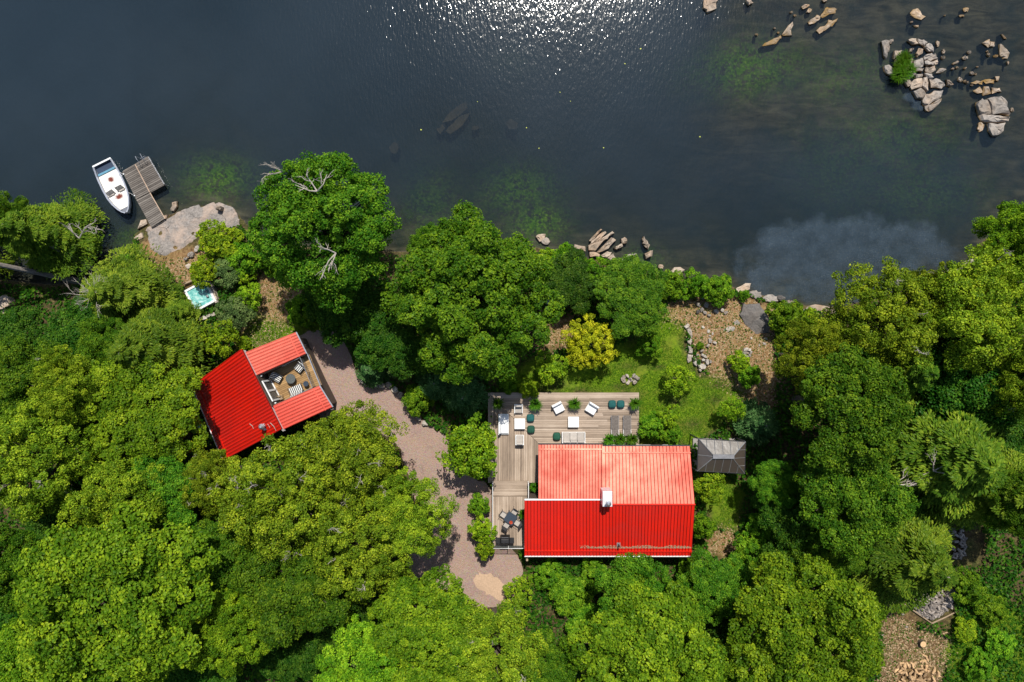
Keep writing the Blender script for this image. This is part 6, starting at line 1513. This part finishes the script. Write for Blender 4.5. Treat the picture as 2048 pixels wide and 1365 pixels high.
def lowwall(a, b, n, lab, h=.55):
    """stretch of dry stone wall, each stone a piece"""
    A, B = PG(*a), PG(*b); t_ = thing('stone_wall', lab, 'wall', A); L_ = (B - A).length; u = (B - A) / L_; ang = math.atan2(u.y, u.x)
    for i in range(n):
        c = A + u * L_ * (i + .5) / n
        for j in range(2):
            mb = MB().box((0, 0, 0), (L_ / n * rr.uniform(.85, .97), rr.uniform(.26, .34), h / 2 * .96)); mb.v = [tuple(np.array(v) + rr.normal(0, .02, 3)) for v in mb.v]
            o = mb.build('stone', ROCKL, t_); o.matrix_parent_inverse = parent_world(t_).inverted(); o.location = (c.x, c.y, max(g1(c.x, c.y), 1) + h / 4 + j * h / 2 - .05); o.rotation_euler = (0, 0, ang + rr.normal(0, .04))
lowwall((426, 568), (440, 607), 6, 'grey stone wall along the right side of the hot tub', .8); lowwall((402, 640), (434, 628), 4, 'short pale stone wall below the hot tub', .5)
MB_ = MB().box((0, 0, .2), (1.6, .14, .4)); o = tag(MB_.build('timber_edging', WOODP), 'reddish timber edging above the hot tub', 'timber'); q = PG(388, 562); o.location = (q.x, q.y, q.z); o.rotation_euler = (0, 0, math.radians(22))

# ------------------------------------------------------------------ dock
KZ = .62
dk = thing('dock', 'grey weathered timber dock with gangway and swim ladder', 'dock', P(285, 385, 0))
d0 = lambda a, b: P(a, b, KZ)
plank_row(dk, (d0(245.4, 343.6), d0(269.8, 329.8), d0(299, 384.7), d0(272, 399)), 17, DOCKW, .03)
plank_row(dk, (d0(271, 329), d0(296.4, 314.3), d0(328.2, 369.1), d0(300, 384.2)), 17, DOCKW, .03)
plank_row(dk, (d0(272.5, 400), d0(299.6, 386), d0(330, 437.6), d0(303.3, 455)), 16, DOCKW, .03)
def beam(a, b, z, w, hgt, mat, name):
    A, B = P(a[0], a[1], KZ), P(b[0], b[1], KZ); A.z = B.z = z; u = (B - A).normalized(); n = Vector((-u.y, u.x, 0)) * w / 2; v = Vector((0, 0, hgt))
    MB().hexa([A - n, B - n, B + n, A + n], [A - n + v, B - n + v, B + n + v, A + n + v]).build(name, mat, dk, world=True)
PALE = pmat('pale_edge_board', (0.50, 0.36, 0.26), .8)
beam((270.4, 329.5), (299.3, 384.5), KZ - .03, .07, .05, PALE, 'centre_strip'); beam((299.8, 385.5), (330, 437.6), KZ - .03, .06, .05, PALE, 'edge_strip')
beam((296.8, 314), (328.6, 369), KZ - .10, .06, .13, GREYM, 'edge_rail'); beam((245, 343.9), (303, 455.2), KZ - .16, .05, .15, DOCKW, 'edge_beam'); beam((299, 385.2), (327.5, 369.6), KZ - .22, .08, .18, DOCKW, 'end_beam'); beam((246, 342.6), (296, 313.8), KZ - .22, .08, .18, DOCKW, 'end_beam')
for a in ((248, 345), (295, 318), (325, 368), (273, 397), (299, 383)):
    q = d0(*a); MB().tube([(q.x, q.y, g1(q.x, q.y) - .2), (q.x, q.y, KZ - .04)], .06, 8).build('post', GREYM, dk, world=True)
for a in ((248, 349), (270, 392)): q = d0(*a); MB().box((q.x, q.y, KZ + .05), (.10, .10, .1)).build('cleat', WHITE, dk, world=True)
ux_ = (d0(296.4, 314.3) - d0(245.4, 343.6)).normalized(); vx_ = Vector((ux_.y, -ux_.x, 0)) * -1
for a in ((282, 322.5), (291.5, 317.2)):
    q = d0(*a); MB().tube([q - vx_ * .35, q - vx_ * .34 + d_ * .55, q - vx_ * .1 + d_ * .75, q + vx_ * .25 + d_ * .72, q + vx_ * .32 + d_ * .3, q + vx_ * .3 - d_ * 1.2], .022, 6).build('ladder_rail', ALU, dk, world=True)
for k in range(4): a, b = d0(282, 322.5), d0(291.5, 317.2); z_ = Vector((0, 0, -.15 - .28 * k)); MB().tube([a + vx_ * .3 + z_, b + vx_ * .3 + z_], .02, 6).build('ladder_rung', ALU, dk, world=True)
# ------------------------------------------------------------------ boat
sb, bwp = P(204.2, 325.2, .55), P(255.5, 428.5, .55)
ub = (bwp - sb); LB = ub.length; ang = math.atan2(ub.y, ub.x)
bt = thing('motor_boat', 'white open motor boat moored at the dock with rusty stains on its floor', 'boat', (sb.x, sb.y, 0), ang)
st = [0, .10, .25, .45, .62, .75, .86, .94, .985]; hw = [.88, .95, 1.03, 1.05, .99, .84, .60, .34, .09]
def bring(off, z, dx=0.0): return [(LB * s + (dx if s > .9 else 0), (h_ - off) if h_ > off else .01) for s, h_ in zip(st, hw)]
mb = MB(); rows = [(-.0, .62, 0), (.05, .30, -.03), (.22, -.05, -.12), (.55, -.25, -.3)]
n = len(st)
for s_ in (1, -1):
    for off, z, dx in rows:
        for x, y in bring(off, z, dx): mb.v.append((x, s_ * y, z + .10 * (x / LB) ** 2 * (z > .2)))
R_ = len(rows)
for s_ in range(2):
    for r_ in range(R_ - 1):
        for k in range(n - 1):
            a = s_ * R_ * n + r_ * n + k; mb.f.append((a, a + 1, a + n + 1, a + n))
for k in range(n - 1): mb.f.append(((R_ - 1) * n + k, (R_ - 1) * n + k + 1, R_ * n + (R_ - 1) * n + k + 1, R_ * n + (R_ - 1) * n + k))
for r_ in range(R_): mb.f.append((r_ * n + n - 1, ((r_ + 1) % R_) * n + n - 1, R_ * n + ((r_ + 1) % R_) * n + n - 1, R_ * n + r_ * n + n - 1)) if r_ < R_ - 1 else None
mb.f.append(tuple(r_ * n for r_ in range(R_)) + tuple(R_ * n + r_ * n for r_ in range(R_ - 1, -1, -1)))
HULL = pmat('boat_hull', (0.55, 0.57, 0.62), .35, .2, var=.06)
mb.build('hull', HULL, bt)
out_ = bring(.0, 0); inn = bring(.10, 0); mb = MB()
for s_ in (1, -1):
    for (x, y), (xi, yi) in zip(out_, inn):
        zz = .62 + .10 * (x / LB) ** 2; mb.v += [(x, s_ * (y + .03), zz), (x, s_ * (y + .03), zz + .05), (min(xi, LB * .97), s_ * yi, zz + .05), (min(xi, LB * .97), s_ * yi, zz - .02)]
for s_ in range(2):
    for k in range(n - 1):
        a = s_ * 4 * n + 4 * k
        for j in range(4): mb.f.append((a + j, a + (j + 1) % 4, a + 4 + (j + 1) % 4, a + 4 + j))
mb.build('gunwale', ALU, bt)
fl = [(x, y) for x, y in bring(.10, 0) if LB * .16 < x < LB * .9]
fl = [(LB * .20, .88)] + [q for q in fl if q[0] > LB * .2] + [(LB * .90, .28)]
MB().prism([(x, -y) for x, y in fl] + [(x, y) for x, y in reversed(fl)], .44, .50).build('floor', TARP, bt)
bd = [(LB * .89, .33), (LB * .94, .2), (LB * .985, .02)]
MB().prism([(x, -y) for x, y in bd] + [(x, y) for x, y in reversed(bd)], .60, .69).build('bow_deck', pmat('bow_grey', (0.16, 0.17, 0.20), .6), bt)
MB().box((.05, 0, .66), (.16, 1.82, .10)).build('transom', WHITE, bt, bevel=.02)
MB().box((.92, 0, .5), (.2, 1.70, .18)).build('stern_bench', pmat('blue_vinyl', (0.10, 0.26, 0.36), .6), bt, bevel=.03)
MB().box((.45, 0, .40), (.6, 1.70, .04)).build('stern_well', pmat('navy_well', (0.02, 0.04, 0.08), .6), bt)
WS = glass_mat('windscreen_acrylic', (0.30, 0.29, 0.28), .75, .1)
MB().hexa([(3.02, .12, .5), (3.02, .80, .5), (3.06, .80, .5), (3.06, .12, .5)], [(2.72, .14, .98), (2.72, .78, .98), (2.74, .78, .98), (2.74, .14, .98)]).build('windscreen', WS, bt)
MB().hexa([(3.12, -.80, .5), (3.02, -.12, .5), (3.06, -.12, .5), (3.16, -.80, .5)], [(2.80, -.78, .98), (2.72, -.14, .98), (2.74, -.14, .98), (2.82, -.78, .98)]).build('windscreen', WS, bt)
for s_ in (1, -1):
    MB().box((2.95, s_ * .5, .56), (.30, .5, .14)).build('console', BEIGE, bt, bevel=.03)
    MB().tube([(.05, s_ * .84, .70), (.4, s_ * .90, .80), (1.0, s_ * .92, .72)], .025, 6).build('grab_rail', ALU, bt)
for x in (1.6, 2.6, 3.6): MB().tube([(x, .93 if x < 3 else .84, .70), (x, .97 if x < 3 else .88, .45)], .045, 8).build('fender', WHITE, bt)
for a, b in (((1.4, .92, .7), (248, 349)), ((3.4, .86, .7), (270, 392))):
    M = parent_world(bt); A = M @ Vector(a); B = P(*b, KZ + .05); tag(MB().tube([A, (A + B) / 2 - d_ * .06, B], .012, 5).build('mooring_rope', WHITEF), 'mooring rope between boat and ' + ('outer' if a[0] < 2 else 'inner') + ' dock cleat', 'rope')
# ------------------------------------------------------------------ lily pads, floating leaves
for i, (px_, py_) in enumerate(((161.5, 419), (172.5, 419), (157, 428), (164, 427), (172, 427.5), (153, 434), (160, 432), (165.5, 433), (162, 437), (168, 429), (155, 439), (150, 436))):
    p = P(px_, py_, 0); a0 = rr.uniform(0, 6.28)
    ring_ = [(0, 0)] + [(.14 * math.cos(a0 + t), .14 * math.sin(a0 + t)) for t in np.linspace(.25, 6.03, 12)]
    o = tag(MB().prism(ring_, 0, .006).build('lily_pad', PAD), 'yellow green lily pad floating near the left shore', 'lily pad', 'lily pads near the left shore'); o.location = (p.x, p.y, .012)
for px_, py_ in ((1250, 128), (1281, 98), (1078, 297), (955, 204), (1207, 296), (1141, 203), (1400, 274), (1053, 256), (842, 260), (1120, 185), (1810, 545), (1814, 553), (1700, 530)):
    p = P(px_, py_, 0); a0 = rr.uniform(0, 6); r_ = rr.uniform(.04, .08)
    o = tag(MB().prism([(r_ * math.cos(a0 + t) * rr.uniform(.6, 1.2), r_ * math.sin(a0 + t) * .8) for t in np.linspace(0, 5.5, 8)], 0, .006).build('floating_leaf', PAD), 'single pale yellow leaf floating on open water', 'leaf', 'leaves floating on the lake'); o.location = (p.x, p.y, .012)
# ------------------------------------------------------------------ firewood
def log_mesh(i, mat):
    mb = MB(); L_ = rr.uniform(.34, .44); n = 6; a0 = rr.uniform(0, 1); wedge = [(.105 * math.cos(a0 + t) * rr.uniform(.75, 1.1), .09 * math.sin(a0 + t) * rr.uniform(.7, 1.1)) for t in np.linspace(0, 5.2, n)]
    mb.v = [(-L_ / 2, y, z) for y, z in wedge] + [(L_ / 2, y, z) for y, z in wedge]; mb.f = [tuple(range(n - 1, -1, -1)), tuple(range(n, 2 * n))] + [(k, (k + 1) % n, n + (k + 1) % n, n + k) for k in range(n)]
    return mb.mesh('firewood_log', mat)
def heap(poly, n, hmax, mats, label, group):
    pw = WP(poly, 2.3); xs = [p[0] for p in pw]; ys = [p[1] for p in pw]; ms = [log_mesh(i, mats) for i in range(8)]; c = 0
    while c < n:
        x, y = rr.uniform(min(xs), max(xs)), rr.uniform(min(ys), max(ys)); d = float(poly_dist(pw, np.array([x]), np.array([y]))[0])
        if d < .05: continue
        o = tag(link('firewood_log', ms[c % 8]), label, 'log', group)
        o.location = (x, y, g1(x, y) + .07 + hmax * min(1, d / 1.1) * rr.uniform(.75, 1.05)); o.rotation_euler = (rr.uniform(0, 6), rr.normal(0, .3), rr.uniform(0, 6.28)); c += 1
GH = [(1812, 1190), (1835, 1172), (1895, 1168), (1912, 1185), (1905, 1215), (1870, 1240), (1845, 1235), (1818, 1210)]
heap(GH, 150, .75, LOGG, 'split grey log in the big weathered firewood heap', 'logs of the big grey heap')
ms_ = [log_mesh(i, LOGG) for i in range(4)]; mb = MB(); pw = WP(GH, 2.3); c = 0
while c < 260:
    x, y = rr.uniform(min(p[0] for p in pw), max(p[0] for p in pw)), rr.uniform(min(p[1] for p in pw), max(p[1] for p in pw)); d = float(poly_dist(pw, np.array([x]), np.array([y]))[0])
    if d < .05: continue
    M = Matrix.Translation((x, y, g1(x, y) + .05 + .68 * min(1, d / 1.1) * rr.uniform(.5, 1))) @ Matrix.Rotation(rr.uniform(0, 6), 4, 'Z') @ Matrix.Rotation(rr.normal(0, .3), 4, 'Y'); q = ms_[c % 4]
    mb.add([v.co for v in q.vertices], [tuple(p.vertices) for p in q.polygons], M); c += 1
tag(mb.build('buried_logs', LOGG), 'inner logs of the big grey firewood heap', None, kind='stuff')
heap([(1890, 1058), (1930, 1055), (1935, 1085), (1930, 1118), (1905, 1118), (1895, 1090)], 60, .5, LOGG, 'split grey log in the shaded heap near the right edge', 'logs of the shaded heap')
heap([(1788, 1330), (1810, 1322), (1860, 1330), (1880, 1345), (1872, 1372), (1790, 1372)], 78, .3, LOGF, 'fresh yellow split log in the pile at the bottom right', 'logs of the fresh pile')
heap([(1840, 1310), (1862, 1312), (1860, 1326), (1840, 1324)], 7, .1, LOGF, 'fresh split log lying just above the fresh pile', 'logs beside the fresh pile')
def pole_px(a, b, r_, label, mat=WOODP, name='log_pole'):
    A, B = PG(*a, .12), PG(*b, .12); tag(MB().tube([A, (A + B) / 2 + d_ * .05, B], [r_, r_ * .9, r_ * .75], 7).build(name, mat), label, 'log')
pole_px((1803, 1205), (1862, 1246), .07, 'pole edging the left side of the grey firewood heap'); pole_px((1862, 1246), (1912, 1222), .07, 'pole edging the lower side of the grey firewood heap')
pole_px((1742, 1282), (1766, 1268), .05, 'short pale pole beside the dirt path', TWIG); pole_px((1735, 1203), (1745, 1232), .04, 'thin stick left of the dirt path', TWIG)
pole_px((160, 540), (203, 560), .09, 'driftwood trunk lying on the left bank', TWIG)
q = PG(1841, 1285); sp_ = thing('chopping_block', 'round sawn chopping block on the dirt by the fresh logs', 'stump', q); MB().lathe([(.30, 0), (.27, .2), (.27, .42)], 14).build('bark', BARK, sp_); MB().lathe([(.262, .415), (.262, .43), (.01, .432)], 14).build('cut_face', LOGF, sp_)
q = PG(1706, 1172); sp_ = tag(MB().box((0, 0, .25), (.7, .6, .5), .2).build('concrete_block', CONC, bevel=.03), 'grey concrete block at the top of the dirt path', 'block'); sp_.location = q
for px_, py_, r_ in ((1776, 1215, .16), (1788, 1190, .14), (1800, 1225, .12), (1808, 1250, .12)):
    rock_px(ell(px_, py_, r_ * S, r_ * S * .8), .15, ROCKG, 'stone', 'small grey stone on the dirt path', 'stone', 'stones on the dirt path')
